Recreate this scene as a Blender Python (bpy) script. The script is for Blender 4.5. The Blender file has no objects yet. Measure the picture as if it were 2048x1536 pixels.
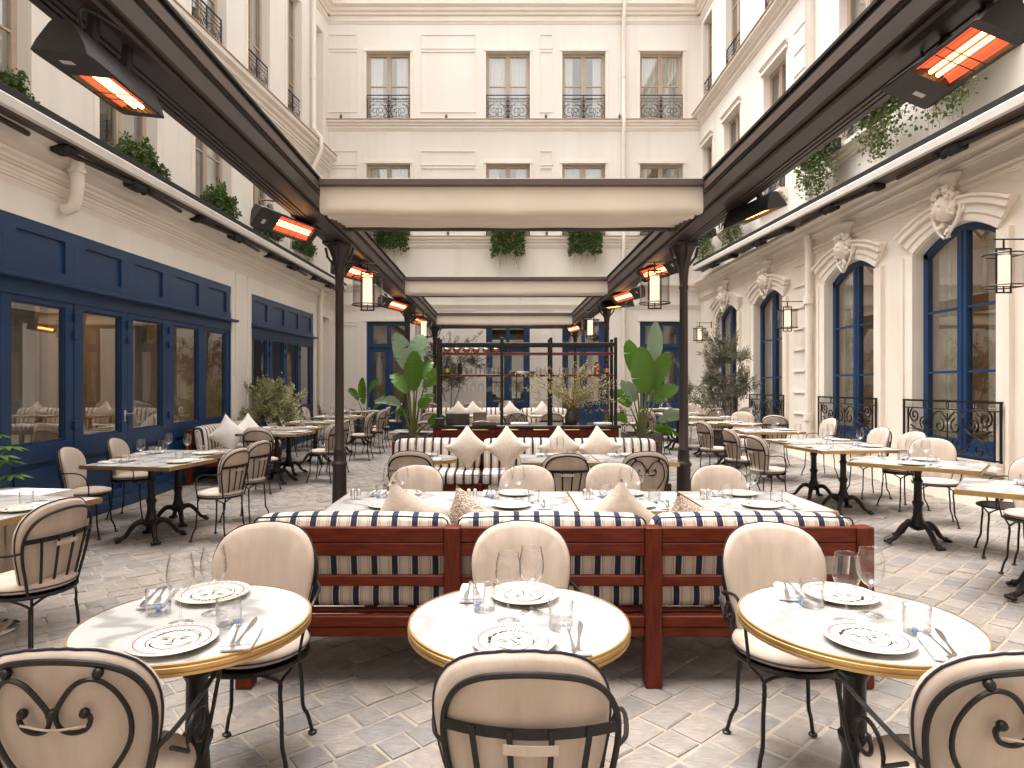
import bpy, bmesh, math, random
from math import sin, cos, pi, radians, sqrt, atan2, hypot
from mathutils import Vector, Matrix
RND = random.Random(11)
sc = bpy.context.scene
col = sc.collection

# ------------------------------------------------------------------ camera
cam_d = bpy.data.cameras.new('camera'); cam = bpy.data.objects.new('camera', cam_d); col.objects.link(cam)
cam.location = (0, 0, 1.5); cam.rotation_euler = (radians(90), 0, 0)
cam_d.sensor_width = 36; cam_d.lens = 36 * 1270 / 2048
cam_d.shift_x = 0.0112; cam_d.shift_y = 0.00195
cam_d.clip_start = 0.05; cam_d.clip_end = 300
sc.camera = cam
# ------------------------------------------------------------------ sky and sun (bright overcast)
SUN_EL, SUN_AZ = 76, 282
world = bpy.data.worlds.new('World'); sc.world = world; world.use_nodes = True
nt = world.node_tree; nt.nodes.clear()
sky = nt.nodes.new('ShaderNodeTexSky'); sky.sky_type = 'NISHITA'; sky.sun_disc = False
sky.sun_elevation = radians(SUN_EL); sky.sun_rotation = radians(SUN_AZ)
sky.dust_density = 4.0; sky.air_density = 1.0; sky.ozone_density = 1.0
hs = nt.nodes.new('ShaderNodeHueSaturation'); hs.inputs['Saturation'].default_value = 0.10
bgn = nt.nodes.new('ShaderNodeBackground'); bgn.inputs['Strength'].default_value = 0.15
wo = nt.nodes.new('ShaderNodeOutputWorld')
wm = nt.nodes.new('ShaderNodeMix'); wm.data_type = 'RGBA'; wm.blend_type = 'MULTIPLY'; wm.inputs[0].default_value = 1.0; wm.inputs[7].default_value = (1.0, .952, .902, 1)   # warm cloud light
nt.links.new(sky.outputs[0], hs.inputs['Color']); nt.links.new(hs.outputs[0], wm.inputs[6]); nt.links.new(wm.outputs[2], bgn.inputs['Color']); nt.links.new(bgn.outputs[0], wo.inputs['Surface'])
sun_d = bpy.data.lights.new('sun', 'SUN'); sun_d.energy = 1.2; sun_d.angle = radians(50); sun_d.color = (1.0, 0.95, 0.90)
sun = bpy.data.objects.new('sun', sun_d); col.objects.link(sun)
az = radians(SUN_AZ); el = radians(SUN_EL)
sdir = Vector((sin(az) * cos(el), cos(az) * cos(el), sin(el)))
sun.rotation_euler = sdir.to_track_quat('Z', 'Y').to_euler(); sun.location = (0, 5, 30)
# ------------------------------------------------------------------ exposure, sampling
vs = sc.view_settings; vs.view_transform = 'Standard'; vs.look = 'None'; vs.exposure = 1.92; vs.gamma = 1.0
vs.use_curve_mapping = False
sc.cycles.max_bounces = 9; sc.cycles.diffuse_bounces = 6; sc.cycles.glossy_bounces = 4
sc.cycles.transmission_bounces = 6; sc.cycles.transparent_max_bounces = 24
sc.cycles.caustics_reflective = False; sc.cycles.caustics_refractive = False
sc.cycles.sample_clamp_indirect = 8.0
sc.cycles.use_denoising = True

# ------------------------------------------------------------------ mesh builder
def norm(v):
    l = sqrt(v[0]**2 + v[1]**2 + v[2]**2) or 1.0
    return (v[0]/l, v[1]/l, v[2]/l)
class MB:
    def __init__(s, xf=None): s.v = []; s.f = []; s.xf = xf
    def add(s, vs_, fs):
        b = len(s.v); xf = s.xf
        s.v += [xf(*p) for p in vs_] if xf else [tuple(p) for p in vs_]
        s.f += [tuple(i + b for i in f) for f in fs]; return s
    def box(s, x0, x1, y0, y1, z0, z1):
        return s.add([(x0,y0,z0),(x1,y0,z0),(x1,y1,z0),(x0,y1,z0),(x0,y0,z1),(x1,y0,z1),(x1,y1,z1),(x0,y1,z1)],
                     [(3,2,1,0),(4,5,6,7),(0,1,5,4),(1,2,6,5),(2,3,7,6),(3,0,4,7)])
    def cbox(s, x0, x1, y0, y1, z0, z1, c=.004):
        c = min(c, (x1-x0)*.45, (y1-y0)*.45, (z1-z0)*.45)
        X, Y, Z = (x0, x1), (y0, y1), (z0, z1); vs_ = []; ix = {}
        for i in (0,1):
            for j in (0,1):
                for k in (0,1):
                    sx, sy, sz = 1-2*i, 1-2*j, 1-2*k
                    for a in range(3):
                        p = [X[i]+sx*c, Y[j]+sy*c, Z[k]+sz*c]
                        p[a] = (X[i], Y[j], Z[k])[a]
                        ix[(i,j,k,a)] = len(vs_); vs_.append(tuple(p))
        F = []
        def q(*l): F.append(tuple(ix[t] for t in l))
        for d in (0,1):
            q((d,0,0,0),(d,1,0,0),(d,1,1,0),(d,0,1,0)); q((0,d,0,1),(0,d,1,1),(1,d,1,1),(1,d,0,1)); q((0,0,d,2),(1,0,d,2),(1,1,d,2),(0,1,d,2))
        for a in (0,1):
            for b in (0,1):
                q((a,b,0,0),(a,b,1,0),(a,b,1,1),(a,b,0,1)); q((a,0,b,0),(a,1,b,0),(a,1,b,2),(a,0,b,2)); q((0,a,b,1),(1,a,b,1),(1,a,b,2),(0,a,b,2))
        for i in (0,1):
            for j in (0,1):
                for k in (0,1): q((i,j,k,0),(i,j,k,1),(i,j,k,2))
        return s.add(vs_, F)
    def sweep(s, path, prof, closed=False, up=None, taper=None, caps=True):
        P = [Vector(p) for p in path]; n = len(P); m = len(prof); vs_ = []; fs = []
        T = []
        for i in range(n):
            a = P[(i-1) % n] if (closed or i > 0) else P[i]; b = P[(i+1) % n] if (closed or i < n-1) else P[i]
            t = b - a; T.append(t.normalized() if t.length > 1e-9 else Vector((0,0,1)))
        u = Vector(up) if up is not None else None
        if u is None:
            h = Vector((0,0,1)) if abs(T[0].z) < .9 else Vector((1,0,0)); nrm = (h - T[0]*h.dot(T[0])).normalized()
        for i in range(n):
            if u is not None:
                sd = T[i].cross(u)
                if sd.length < 1e-6: sd = Vector((1,0,0))
                sd.normalize(); nr = sd.cross(T[i]).normalized()
            else:
                nrm = (nrm - T[i]*nrm.dot(T[i])); nrm = nrm.normalized() if nrm.length > 1e-6 else Vector((1,0,0)); nr = nrm; sd = T[i].cross(nr)
            k = taper[i] if taper else 1.0
            for a, b in prof: vs_.append(tuple(P[i] + sd*(a*k) + nr*(b*k)))
        for i in range(n if closed else n-1):
            j = (i+1) % n
            for k in range(m):
                l = (k+1) % m; fs.append((i*m+k, i*m+l, j*m+l, j*m+k))
        if caps and not closed: fs.append(tuple(range(m-1,-1,-1))); fs.append(tuple((n-1)*m+k for k in range(m)))
        return s.add(vs_, fs)
    def tube(s, path, r, n=6, closed=False, taper=None, caps=True):
        return s.sweep(path, [(r*cos(2*pi*k/n), r*sin(2*pi*k/n)) for k in range(n)], closed, None, taper, caps)
    def flat(s, path, w, t, up): return s.sweep(path, [(-w/2,-t/2),(w/2,-t/2),(w/2,t/2),(-w/2,t/2)], False, up)
    def lathe(s, prof, n=16, c=(0,0,0), cap=True, sx=1, sy=1):
        vs_ = []; fs = []; m = len(prof)
        for r, z in prof:
            for k in range(n): a = 2*pi*k/n; vs_.append((c[0]+r*cos(a)*sx, c[1]+r*sin(a)*sy, c[2]+z))
        for i in range(m-1):
            for k in range(n): l = (k+1) % n; fs.append((i*n+k, i*n+l, (i+1)*n+l, (i+1)*n+k))
        if cap: fs.append(tuple(range(n-1,-1,-1))); fs.append(tuple((m-1)*n+k for k in range(n)))
        return s.add(vs_, fs)
    def ball(s, c, r, n=8, m=6, sx=1, sy=1, sz=1):
        return s.lathe([(max(r*sin(pi*i/m),r*.02), -r*cos(pi*i/m)*sz) for i in range(m+1)], n, c, True, sx, sy)
    def prism(s, poly, a0, a1, axis='y'):
        n = len(poly); f = {'x': lambda p, a: (a, p[0], p[1]), 'y': lambda p, a: (p[0], a, p[1]), 'z': lambda p, a: (p[0], p[1], a)}[axis]
        return s.add([f(p, a0) for p in poly] + [f(p, a1) for p in poly], [tuple(range(n)), tuple(range(2*n-1, n-1, -1))] + [(i, (i+1)%n, n+(i+1)%n, n+i) for i in range(n)])
    def grid(s, fn, nu, nv):
        vs_ = [fn(i/nu, j/nv) for j in range(nv+1) for i in range(nu+1)]; w = nu+1
        return s.add(vs_, [(j*w+i, j*w+i+1, (j+1)*w+i+1, (j+1)*w+i) for j in range(nv) for i in range(nu)])
    def rbox(s, c, h, r, puff=0.0, xfm=None):
        """rounded, puffed cushion block: centre c, half sizes h, edge radius r"""
        h = list(h); r = min(r, min(h)*.98)
        ax = []
        for k in range(3):
            a = r/h[k]; ax.append([-1, -1+a*.3, -1+a, -(1-a)*.5, 0, (1-a)*.5, 1-a, 1-a*.3, 1])
        vs_ = []; fs = []; idx = {}
        def pt(p):
            key = tuple(round(x, 5) for x in p)
            if key in idx: return idx[key]
            q = [p[k]*h[k] for k in range(3)]; inn = [max(-(h[k]-r), min(h[k]-r, q[k])) for k in range(3)]
            d = norm([q[k]-inn[k] for k in range(3)]); o = [inn[k]+d[k]*r for k in range(3)]
            if puff:
                w = [1-p[k]*p[k] for k in range(3)]
                b = max(w[0]*w[1], w[1]*w[2], w[0]*w[2]); o = [o[k]+d[k]*puff*b for k in range(3)]
            o = [o[k]+c[k] for k in range(3)]
            idx[key] = len(vs_); vs_.append(tuple(xfm(o)) if xfm else tuple(o)); return idx[key]
        for a in range(3):
            b, e = (a+1)%3, (a+2)%3
            for sg in (-1, 1):
                for i in range(8):
                    for j in range(8):
                        l = []
                        for di, dj in ((0,0),(1,0),(1,1),(0,1)):
                            p = [0,0,0]; p[a] = sg; p[b] = ax[b][i+di]; p[e] = ax[e][j+dj]; l.append(pt(p))
                        fs.append(tuple(l) if sg > 0 else tuple(reversed(l)))
        return s.add(vs_, fs)
def mesh(name, mb, m, smooth=True, ang=38, weld=False):
    me = bpy.data.meshes.new(name); me.from_pydata(mb.v, [], mb.f); me.materials.append(m)
    if weld:
        b = bmesh.new(); b.from_mesh(me); bmesh.ops.remove_doubles(b, verts=b.verts, dist=1e-5); b.to_mesh(me); b.free()
    if smooth and len(mb.f) > 6:
        me.polygons.foreach_set('use_smooth', [True]*len(me.polygons)); me.set_sharp_from_angle(angle=radians(ang))
    return me
def ob(name, data, parent=None, loc=None, rz=None, mtx=None):
    o = bpy.data.objects.new(name, data); col.objects.link(o)
    if parent is not None: o.parent = parent
    if mtx is not None: o.matrix_local = mtx
    else:
        if loc is not None: o.location = loc
        if rz is not None: o.rotation_euler = (0, 0, rz)
    return o
def tag(o, label, cat, group=None, kind=None):
    if label: o['label'] = label
    if cat: o['category'] = cat
    if group: o['group'] = group
    if kind: o['kind'] = kind
    return o
def thing(name, label, cat, loc=(0,0,0), rz=0.0, group=None, mtx=None):
    return tag(ob(name, None, None, loc, rz, mtx), label, cat, group)
def inst(tpl, name, label, cat, loc, rz=0.0, group=None, mtx=None):
    """one more individual: an Empty with its own part objects (mesh data shared)"""
    t = thing(name, label, cat, loc, rz, group, mtx)
    for nm, me, subs in tpl:
        p = ob(nm, me, t)
        for n2, m2 in subs: ob(n2, m2, p)
    return t
def one(name, me, label, cat, loc, rz=0.0, group=None, mtx=None):
    return tag(ob(name, me, None, loc, rz, mtx), label, cat, group)
def part(name, mb, m, parent, smooth=True, ang=38): return ob(name, mesh(name, mb, m, smooth, ang), parent)
def crom(pts, k=6, closed=False):
    P = [Vector(p) for p in pts]; n = len(P); out = []
    for i in range(n if closed else n-1):
        p1, p2 = P[i], P[(i+1) % n]
        p0 = P[i-1] if (i > 0 or closed) else p1*2 - p2
        p3 = P[(i+2) % n] if (i+2 < n or closed) else p2*2 - p1
        for j in range(k):
            t = j/k; out.append(tuple(.5*((2*p1) + (p2-p0)*t + (2*p0-5*p1+4*p2-p3)*t*t + (3*p1-p0-3*p2+p3)*t**3)))
    if not closed: out.append(tuple(P[-1]))
    return out
def spiral(cx, cz, r0, r1, a0, a1, n=16): # in a plane: list of (x, z)
    return [(cx + (r0+(r1-r0)*i/n)*cos(a0+(a1-a0)*i/n), cz + (r0+(r1-r0)*i/n)*sin(a0+(a1-a0)*i/n)) for i in range(n+1)]

# ------------------------------------------------------------------ materials
def _new(name):
    m = bpy.data.materials.new(name); m.use_nodes = True; t = m.node_tree; t.nodes.clear(); return m, t
def N(t, kind, **kw):
    n = t.nodes.new(kind)
    for k, v in kw.items():
        if k.startswith('i_'): n.inputs[int(k[2:])].default_value = v
        else: setattr(n, k, v)
    return n
def coords(t, stretch=None, rnd=True):
    tc = N(t, 'ShaderNodeTexCoord'); out = tc.outputs['Object']
    if rnd:
        oi = N(t, 'ShaderNodeObjectInfo'); mu = N(t, 'ShaderNodeMath', operation='MULTIPLY', i_1=37.0); t.links.new(oi.outputs['Random'], mu.inputs[0])
        ad = N(t, 'ShaderNodeVectorMath', operation='ADD'); t.links.new(out, ad.inputs[0]); t.links.new(mu.outputs[0], ad.inputs[1]); out = ad.outputs[0]
    if stretch:
        mp = N(t, 'ShaderNodeMapping'); mp.inputs['Scale'].default_value = stretch; t.links.new(out, mp.inputs[0]); out = mp.outputs[0]
    return out
def pbr(name, c1, c2=None, rough=.6, metal=0.0, scale=6.0, detail=5.0, stretch=None, bump=0.0, bscale=None, spec=.5, lo=.35, hi=.65, rvar=0.0, rnd=True, streak=None, coat=0.0):
    m, t = _new(name); L = t.links.new
    o = N(t, 'ShaderNodeOutputMaterial'); b = N(t, 'ShaderNodeBsdfPrincipled'); L(b.outputs[0], o.inputs[0])
    b.inputs['Roughness'].default_value = rough; b.inputs['Metallic'].default_value = metal
    b.inputs['Specular IOR Level'].default_value = spec; b.inputs['Base Color'].default_value = (*c1, 1)
    if coat: b.inputs['Coat Weight'].default_value = coat; b.inputs['Coat Roughness'].default_value = .15
    if c2 is not None or bump or rvar:
        co = coords(t, stretch, rnd); nz = N(t, 'ShaderNodeTexNoise'); nz.inputs['Scale'].default_value = scale; nz.inputs['Detail'].default_value = detail
        L(co, nz.inputs['Vector'])
        if c2 is not None:
            r = N(t, 'ShaderNodeValToRGB'); r.color_ramp.elements[0].position = lo; r.color_ramp.elements[1].position = hi
            r.color_ramp.elements[0].color = (*c1, 1); r.color_ramp.elements[1].color = (*c2, 1)
            L(nz.outputs['Fac'], r.inputs[0]); outc = r.outputs[0]
            if streak:
                mp2 = N(t, 'ShaderNodeMapping'); mp2.inputs['Scale'].default_value = (2.6, 2.6, .22); L(co, mp2.inputs[0]); n3 = N(t, 'ShaderNodeTexNoise'); n3.inputs['Scale'].default_value = 1.6; n3.inputs['Detail'].default_value = 7; L(mp2.outputs[0], n3.inputs['Vector'])
                m3 = N(t, 'ShaderNodeMapRange'); m3.inputs['From Min'].default_value = .53; m3.inputs['From Max'].default_value = .74; m3.inputs['To Max'].default_value = .55; L(n3.outputs['Fac'], m3.inputs['Value'])
                mx = N(t, 'ShaderNodeMix', data_type='RGBA'); L(m3.outputs[0], mx.inputs[0]); L(outc, mx.inputs[6]); mx.inputs[7].default_value = (*streak, 1); outc = mx.outputs[2]
            L(outc, b.inputs['Base Color'])
        if rvar:
            mr = N(t, 'ShaderNodeMapRange'); mr.inputs['To Min'].default_value = max(.03, rough-rvar); mr.inputs['To Max'].default_value = min(1, rough+rvar)
            L(nz.outputs['Fac'], mr.inputs['Value']); L(mr.outputs[0], b.inputs['Roughness'])
        if bump:
            n2 = nz
            if bscale: n2 = N(t, 'ShaderNodeTexNoise'); n2.inputs['Scale'].default_value = bscale; n2.inputs['Detail'].default_value = 4; L(co, n2.inputs['Vector'])
            bp = N(t, 'ShaderNodeBump'); bp.inputs['Strength'].default_value = bump; bp.inputs['Distance'].default_value = .01
            L(n2.outputs['Fac'], bp.inputs['Height']); L(bp.outputs[0], b.inputs['Normal'])
    return m
def emit(name, c, s):
    m, t = _new(name); o = N(t, 'ShaderNodeOutputMaterial'); e = N(t, 'ShaderNodeEmission'); e.inputs[0].default_value = (*c, 1); e.inputs[1].default_value = s
    t.links.new(e.outputs[0], o.inputs[0]); return m
def thin_glass(name, tint=(1,1,1), ior=1.5, gl=1.0, rough=0.0, mn=0.0, edge=(.9,.9,.9)):
    m, t = _new(name); L = t.links.new; o = N(t, 'ShaderNodeOutputMaterial')
    a = N(t, 'ShaderNodeBsdfTransparent'); a.inputs[0].default_value = (*tint, 1)
    lw = N(t, 'ShaderNodeLayerWeight'); lw.inputs[0].default_value = .5; p3 = N(t, 'ShaderNodeMath', operation='POWER', i_1=3.0); L(lw.outputs['Facing'], p3.inputs[0])
    mc = N(t, 'ShaderNodeMix', data_type='RGBA'); mc.inputs[6].default_value = (*tint, 1); mc.inputs[7].default_value = (*edge, 1); L(p3.outputs[0], mc.inputs[0]); L(mc.outputs[2], a.inputs[0])   # longer path through the wall at grazing angles
    g = N(t, 'ShaderNodeBsdfGlossy'); g.inputs['Roughness'].default_value = rough
    f = N(t, 'ShaderNodeLayerWeight'); f.inputs[0].default_value = .5
    pw = N(t, 'ShaderNodeMath', operation='POWER', i_1=ior); L(f.outputs['Facing'], pw.inputs[0])   # Schlick falloff, same from both sides
    mr = N(t, 'ShaderNodeMapRange'); mr.inputs['From Min'].default_value = 0; mr.inputs['From Max'].default_value = 1; mr.inputs['To Min'].default_value = mn; mr.inputs['To Max'].default_value = gl
    L(pw.outputs[0], mr.inputs['Value']); x = N(t, 'ShaderNodeMixShader'); L(mr.outputs[0], x.inputs[0]); L(a.outputs[0], x.inputs[1]); L(g.outputs[0], x.inputs[2]); L(x.outputs[0], o.inputs[0])
    return m
def leafmat(name, c1, c2, rough=.5, trans=.25):
    m, t = _new(name); L = t.links.new; o = N(t, 'ShaderNodeOutputMaterial'); b = N(t, 'ShaderNodeBsdfPrincipled')
    ge = N(t, 'ShaderNodeNewGeometry'); r = N(t, 'ShaderNodeValToRGB'); r.color_ramp.elements[0].color = (*c1, 1); r.color_ramp.elements[1].color = (*c2, 1)
    L(ge.outputs['Random Per Island'], r.inputs[0]); L(r.outputs[0], b.inputs['Base Color']); b.inputs['Roughness'].default_value = rough
    tr = N(t, 'ShaderNodeBsdfTranslucent'); L(r.outputs[0], tr.inputs[0]); x = N(t, 'ShaderNodeMixShader'); x.inputs[0].default_value = trans
    L(b.outputs[0], x.inputs[1]); L(tr.outputs[0], x.inputs[2]); L(x.outputs[0], o.inputs[0]); return m
def stonemat(name):
    m, t = _new(name); L = t.links.new; o = N(t, 'ShaderNodeOutputMaterial'); b = N(t, 'ShaderNodeBsdfPrincipled'); L(b.outputs[0], o.inputs[0])
    ge = N(t, 'ShaderNodeNewGeometry'); oi = N(t, 'ShaderNodeObjectInfo'); ad = N(t, 'ShaderNodeMath', operation='ADD'); fr = N(t, 'ShaderNodeMath', operation='FRACT')
    L(ge.outputs['Random Per Island'], ad.inputs[0]); L(oi.outputs['Random'], ad.inputs[1]); L(ad.outputs[0], fr.inputs[0])
    r = N(t, 'ShaderNodeValToRGB'); e = r.color_ramp.elements; e[0].color = (.20,.183,.172,1); e[1].color = (.305,.272,.246,1)
    for p, c in ((.2,(.218,.205,.20,1)),(.4,(.275,.246,.222,1)),(.6,(.245,.224,.21,1)),(.8,(.29,.25,.22,1))):
        x = e.new(p); x.color = c
    L(fr.outputs[0], r.inputs[0])
    tc = N(t, 'ShaderNodeTexCoord'); n1 = N(t, 'ShaderNodeTexNoise'); n1.inputs['Scale'].default_value = 14; n1.inputs['Detail'].default_value = 8; n1.inputs['Roughness'].default_value = .7
    L(tc.outputs['Object'], n1.inputs['Vector'])
    big = N(t, 'ShaderNodeTexNoise'); big.inputs['Scale'].default_value = .55; big.inputs['Detail'].default_value = 3; L(tc.outputs['Object'], big.inputs['Vector'])
    mr = N(t, 'ShaderNodeMapRange'); mr.inputs['From Min'].default_value=.3; mr.inputs['From Max'].default_value=.7; mr.inputs['To Min'].default_value=.80; mr.inputs['To Max'].default_value=1.18; L(n1.outputs['Fac'], mr.inputs['Value'])
    mx = N(t, 'ShaderNodeMix', data_type='RGBA', blend_type='MULTIPLY'); mx.inputs[0].default_value = 1; L(r.outputs[0], mx.inputs[6]); L(mr.outputs[0], mx.inputs[7])
    m2 = N(t, 'ShaderNodeMix', data_type='RGBA'); br = N(t, 'ShaderNodeMapRange'); br.inputs['From Min'].default_value=.52; br.inputs['From Max'].default_value=.70; br.inputs['To Max'].default_value=.5
    L(big.outputs['Fac'], br.inputs['Value']); L(br.outputs[0], m2.inputs[0]); L(mx.outputs[2], m2.inputs[6]); m2.inputs[7].default_value = (.33,.255,.20,1)
    L(m2.outputs[2], b.inputs['Base Color']); b.inputs['Roughness'].default_value = .55
    n2 = N(t, 'ShaderNodeTexNoise'); n2.inputs['Scale'].default_value = 22; n2.inputs['Detail'].default_value = 6
    mp = N(t, 'ShaderNodeMapping'); mp.inputs['Rotation'].default_value = (0,0,.9); mp.inputs['Scale'].default_value = (1,3,1); L(tc.outputs['Object'], mp.inputs[0]); L(mp.outputs[0], n2.inputs['Vector'])
    bp = N(t, 'ShaderNodeBump'); bp.inputs['Strength'].default_value=.8; bp.inputs['Distance'].default_value=.014; L(n2.outputs['Fac'], bp.inputs['Height']); L(bp.outputs[0], b.inputs['Normal'])
    return m
def stripemat(name, period=.103, axis=0):
    m, t = _new(name); L = t.links.new; o = N(t, 'ShaderNodeOutputMaterial'); b = N(t, 'ShaderNodeBsdfPrincipled'); L(b.outputs[0], o.inputs[0])
    tc = N(t, 'ShaderNodeTexCoord'); sp = N(t, 'ShaderNodeSeparateXYZ'); L(tc.outputs['Object'], sp.inputs[0])
    mu = N(t, 'ShaderNodeMath', operation='MULTIPLY', i_1=1/period); fr = N(t, 'ShaderNodeMath', operation='FRACT'); L(sp.outputs[axis], mu.inputs[0]); L(mu.outputs[0], fr.inputs[0])
    r = N(t, 'ShaderNodeValToRGB'); r.color_ramp.interpolation = 'CONSTANT'; e = r.color_ramp.elements
    navy = (.032,.041,.078,1); cr = (.72,.64,.56,1); tan = (.30,.20,.12,1)
    e[0].position = 0; e[0].color = navy; e[1].position = .29; e[1].color = cr
    for p, c in ((.37,tan),(.395,cr),(.45,tan),(.47,cr),(.81,tan),(.83,cr),(.89,tan),(.915,cr)):
        x = e.new(p); x.color = c
    L(fr.outputs[0], r.inputs[0]); L(r.outputs[0], b.inputs['Base Color']); b.inputs['Roughness'].default_value = .9; b.inputs['Specular IOR Level'].default_value = .2
    nz = N(t, 'ShaderNodeTexNoise'); nz.inputs['Scale'].default_value = 300; L(tc.outputs['Object'], nz.inputs['Vector'])
    bp = N(t, 'ShaderNodeBump'); bp.inputs['Strength'].default_value=.25; bp.inputs['Distance'].default_value=.003; L(nz.outputs['Fac'], bp.inputs['Height']); L(bp.outputs[0], b.inputs['Normal'])
    return m
def marblemat(name):
    m, t = _new(name); L = t.links.new; o = N(t, 'ShaderNodeOutputMaterial'); b = N(t, 'ShaderNodeBsdfPrincipled'); L(b.outputs[0], o.inputs[0])
    co = coords(t, (1, 2.2, 1)); w = N(t, 'ShaderNodeTexWave', wave_type='BANDS'); w.inputs['Scale'].default_value = .9; w.inputs['Distortion'].default_value = 9; w.inputs['Detail'].default_value = 5; w.inputs['Detail Scale'].default_value = 1.6
    L(co, w.inputs['Vector']); r = N(t, 'ShaderNodeValToRGB'); e = r.color_ramp.elements
    e[0].position = 0; e[0].color = (.50,.495,.485,1); e[1].position = 1; e[1].color = (.31,.305,.30,1)
    x = e.new(.80); x.color = (.485,.478,.468,1)
    L(w.outputs['Fac'], r.inputs[0]); L(r.outputs[0], b.inputs['Base Color']); b.inputs['Roughness'].default_value = .22; b.inputs['Specular IOR Level'].default_value = .45
    return m
M = {}
M['cream'] = pbr('cream_render', (.735,.69,.635), (.79,.75,.70), .85, scale=.9, stretch=(1,1,.35), bump=.08, bscale=40, rnd=False, streak=(.68,.625,.56))
M['trim'] = pbr('cream_moulding', (.75,.685,.61), (.80,.735,.665), .8, scale=2.0, bump=.05, bscale=30, rnd=False)
M['stone'] = pbr('warm_limestone', (.74,.665,.57), (.82,.76,.68), .85, streak=(.66,.56,.44), scale=1.3, detail=8, bump=.15, bscale=25, lo=.3, hi=.7, rnd=False)
M['taupe'] = pbr('taupe_paint', (.43,.33,.25), (.48,.375,.285), .5, scale=3)
M['navy'] = pbr('navy_paint', (.0115,.040,.108), (.015,.048,.124), .36, spec=.4, scale=2.5, rvar=.08, bump=.03, bscale=20)
M['bronze'] = pbr('bronze_paint', (.024,.016,.014), (.031,.021,.018), .45, scale=3, rvar=.1)
M['bronze_lt'] = pbr('bronze_paint_light', (.085,.058,.049), (.097,.068,.057), .5, scale=3, rvar=.1)
M['black'] = pbr('black_paint_and_gap_shade', (.008,.007,.007), rough=.7)  # black parts; in the beam gap the colour stands for shade
M['iron'] = pbr('black_iron', (.0055,.005,.005), (.011,.0095,.009), .42, spec=.35, scale=30, rvar=.12, bump=.1, bscale=90)
M['blueiron'] = pbr('blue_black_iron', (.014,.019,.036), (.022,.028,.05), .5, scale=30)
M['cushion'] = pbr('cream_canvas', (.45,.37,.31), (.53,.44,.375), .95, scale=4, stretch=(3.4,1,.55), bump=.75, bscale=4.5, spec=.15)
M['piping'] = pbr('navy_piping', (.012,.014,.028), rough=.8)
M['stripe'] = stripemat('navy_striped_canvas')
M['stripe_y'] = stripemat('navy_striped_canvas_along', .103, 1)
M['wood'] = pbr('mahogany', (.078,.0115,.0045), (.155,.028,.011), .46, spec=.2, scale=9, detail=6, stretch=(1,6,6), lo=.3, hi=.75, rvar=.08, bump=.05)
M['woodz'] = pbr('mahogany_upright', (.078,.0115,.0045), (.15,.027,.011), .46, spec=.2, scale=9, detail=6, stretch=(6,6,1), lo=.3, hi=.75, rvar=.08, bump=.05)
M['marble'] = marblemat('white_marble')
M['brass'] = pbr('aged_brass', (.50,.325,.13), (.60,.41,.185), .42, metal=.85, scale=8, rvar=.1)
M['blackmarble'] = pbr('black_marble', (.008,.008,.009), (.03,.028,.028), .12, scale=4, detail=9, lo=.55, hi=.8)
M['plate'] = pbr('cream_ceramic', (.70,.65,.56), (.75,.70,.61), .28, scale=20)
M['ink'] = pbr('black_glaze', (.02,.015,.015), rough=.35)
M['pink'] = pbr('pink_glaze', (.62,.09,.14), rough=.35)
M['blue'] = pbr('blue_glaze', (.17,.30,.55), rough=.35)
M['napkin'] = pbr('white_linen', (.72,.71,.72), (.77,.76,.76), .9, scale=40, bump=.2, bscale=250, spec=.2)
M['steel'] = pbr('polished_steel', (.72,.71,.70), rough=.27, metal=1.0)
M['chrome'] = pbr('chrome', (.62,.60,.58), rough=.08, metal=1.0)
M['bead'] = pbr('blue_glass_bead', (.10,.24,.62), rough=.15)
M['glass'] = thin_glass('clear_glass', (.982,.983,.985), 2.3, .88, 0, .07, (.58,.59,.60))
M['pane'] = thin_glass('window_pane', (.88,.89,.86), 4.0, 1.0, 0, .27)
M['lampglass'] = thin_glass('lantern_glass', (.84,.81,.81), 3.0, .8, 0, .06, (.5,.48,.48))
M['pillow'] = pbr('oatmeal_linen', (.55,.475,.41), (.61,.53,.46), .95, scale=30, bump=.3, bscale=60, spec=.15)
M['weave'] = pbr('chunky_weave', (.30,.235,.185), (.64,.55,.47), .95, scale=110, detail=1, bump=.8, spec=.1, lo=.42, hi=.58)
M['fluff'] = pbr('white_cotton', (.70,.665,.63), (.76,.73,.70), .95, scale=12, bump=.3, bscale=40, spec=.15)
M['canvas'] = pbr('beige_awning_canvas', (.64,.565,.475), (.68,.605,.51), .9, scale=2, bump=.1, bscale=150, spec=.15)
M['white_metal'] = pbr('white_awning_bar', (.60,.57,.545), (.64,.61,.58), .5, scale=4)
M['curtain'] = pbr('sheer_curtain', (.78,.77,.745), (.82,.81,.79), .9, scale=4)
M['beige_curtain'] = pbr('beige_curtain', (.52,.47,.37), (.60,.54,.44), .9, scale=3)
M['room'] = pbr('room_wall', (.52,.45,.35), (.58,.50,.40), .9, scale=1)
M['room_dark'] = pbr('room_dark', (.10,.085,.07), rough=.9)
M['room_wood'] = pbr('room_wood', (.18,.07,.03), (.26,.11,.05), .6, scale=4, stretch=(1,1,14))
M['glow'] = emit('warm_light', (1.0,.62,.30), 2.4)
M['lamp'] = emit('lamp_shade_light', (1.0,.74,.52), .5)
M['heat'] = emit('reflected_tube_glow', (1.0,.10,.04), .5)  # reflector emission standing in for reflected tube light
M['tubeglow'] = emit('heater_tube', (1.0,.44,.12), 4.0)
M['dark_plastic'] = pbr('charcoal_plastic', (.016,.014,.014), (.022,.02,.019), .5, scale=20)
M['label'] = pbr('pale_print', (.45,.43,.43), rough=.6)
M['ivy'] = leafmat('ivy_leaf', (.030,.068,.012), (.14,.215,.05), .42)
M['ivyl'] = leafmat('ivy_leaf_light', (.04,.085,.018), (.17,.22,.06), .45)
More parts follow.
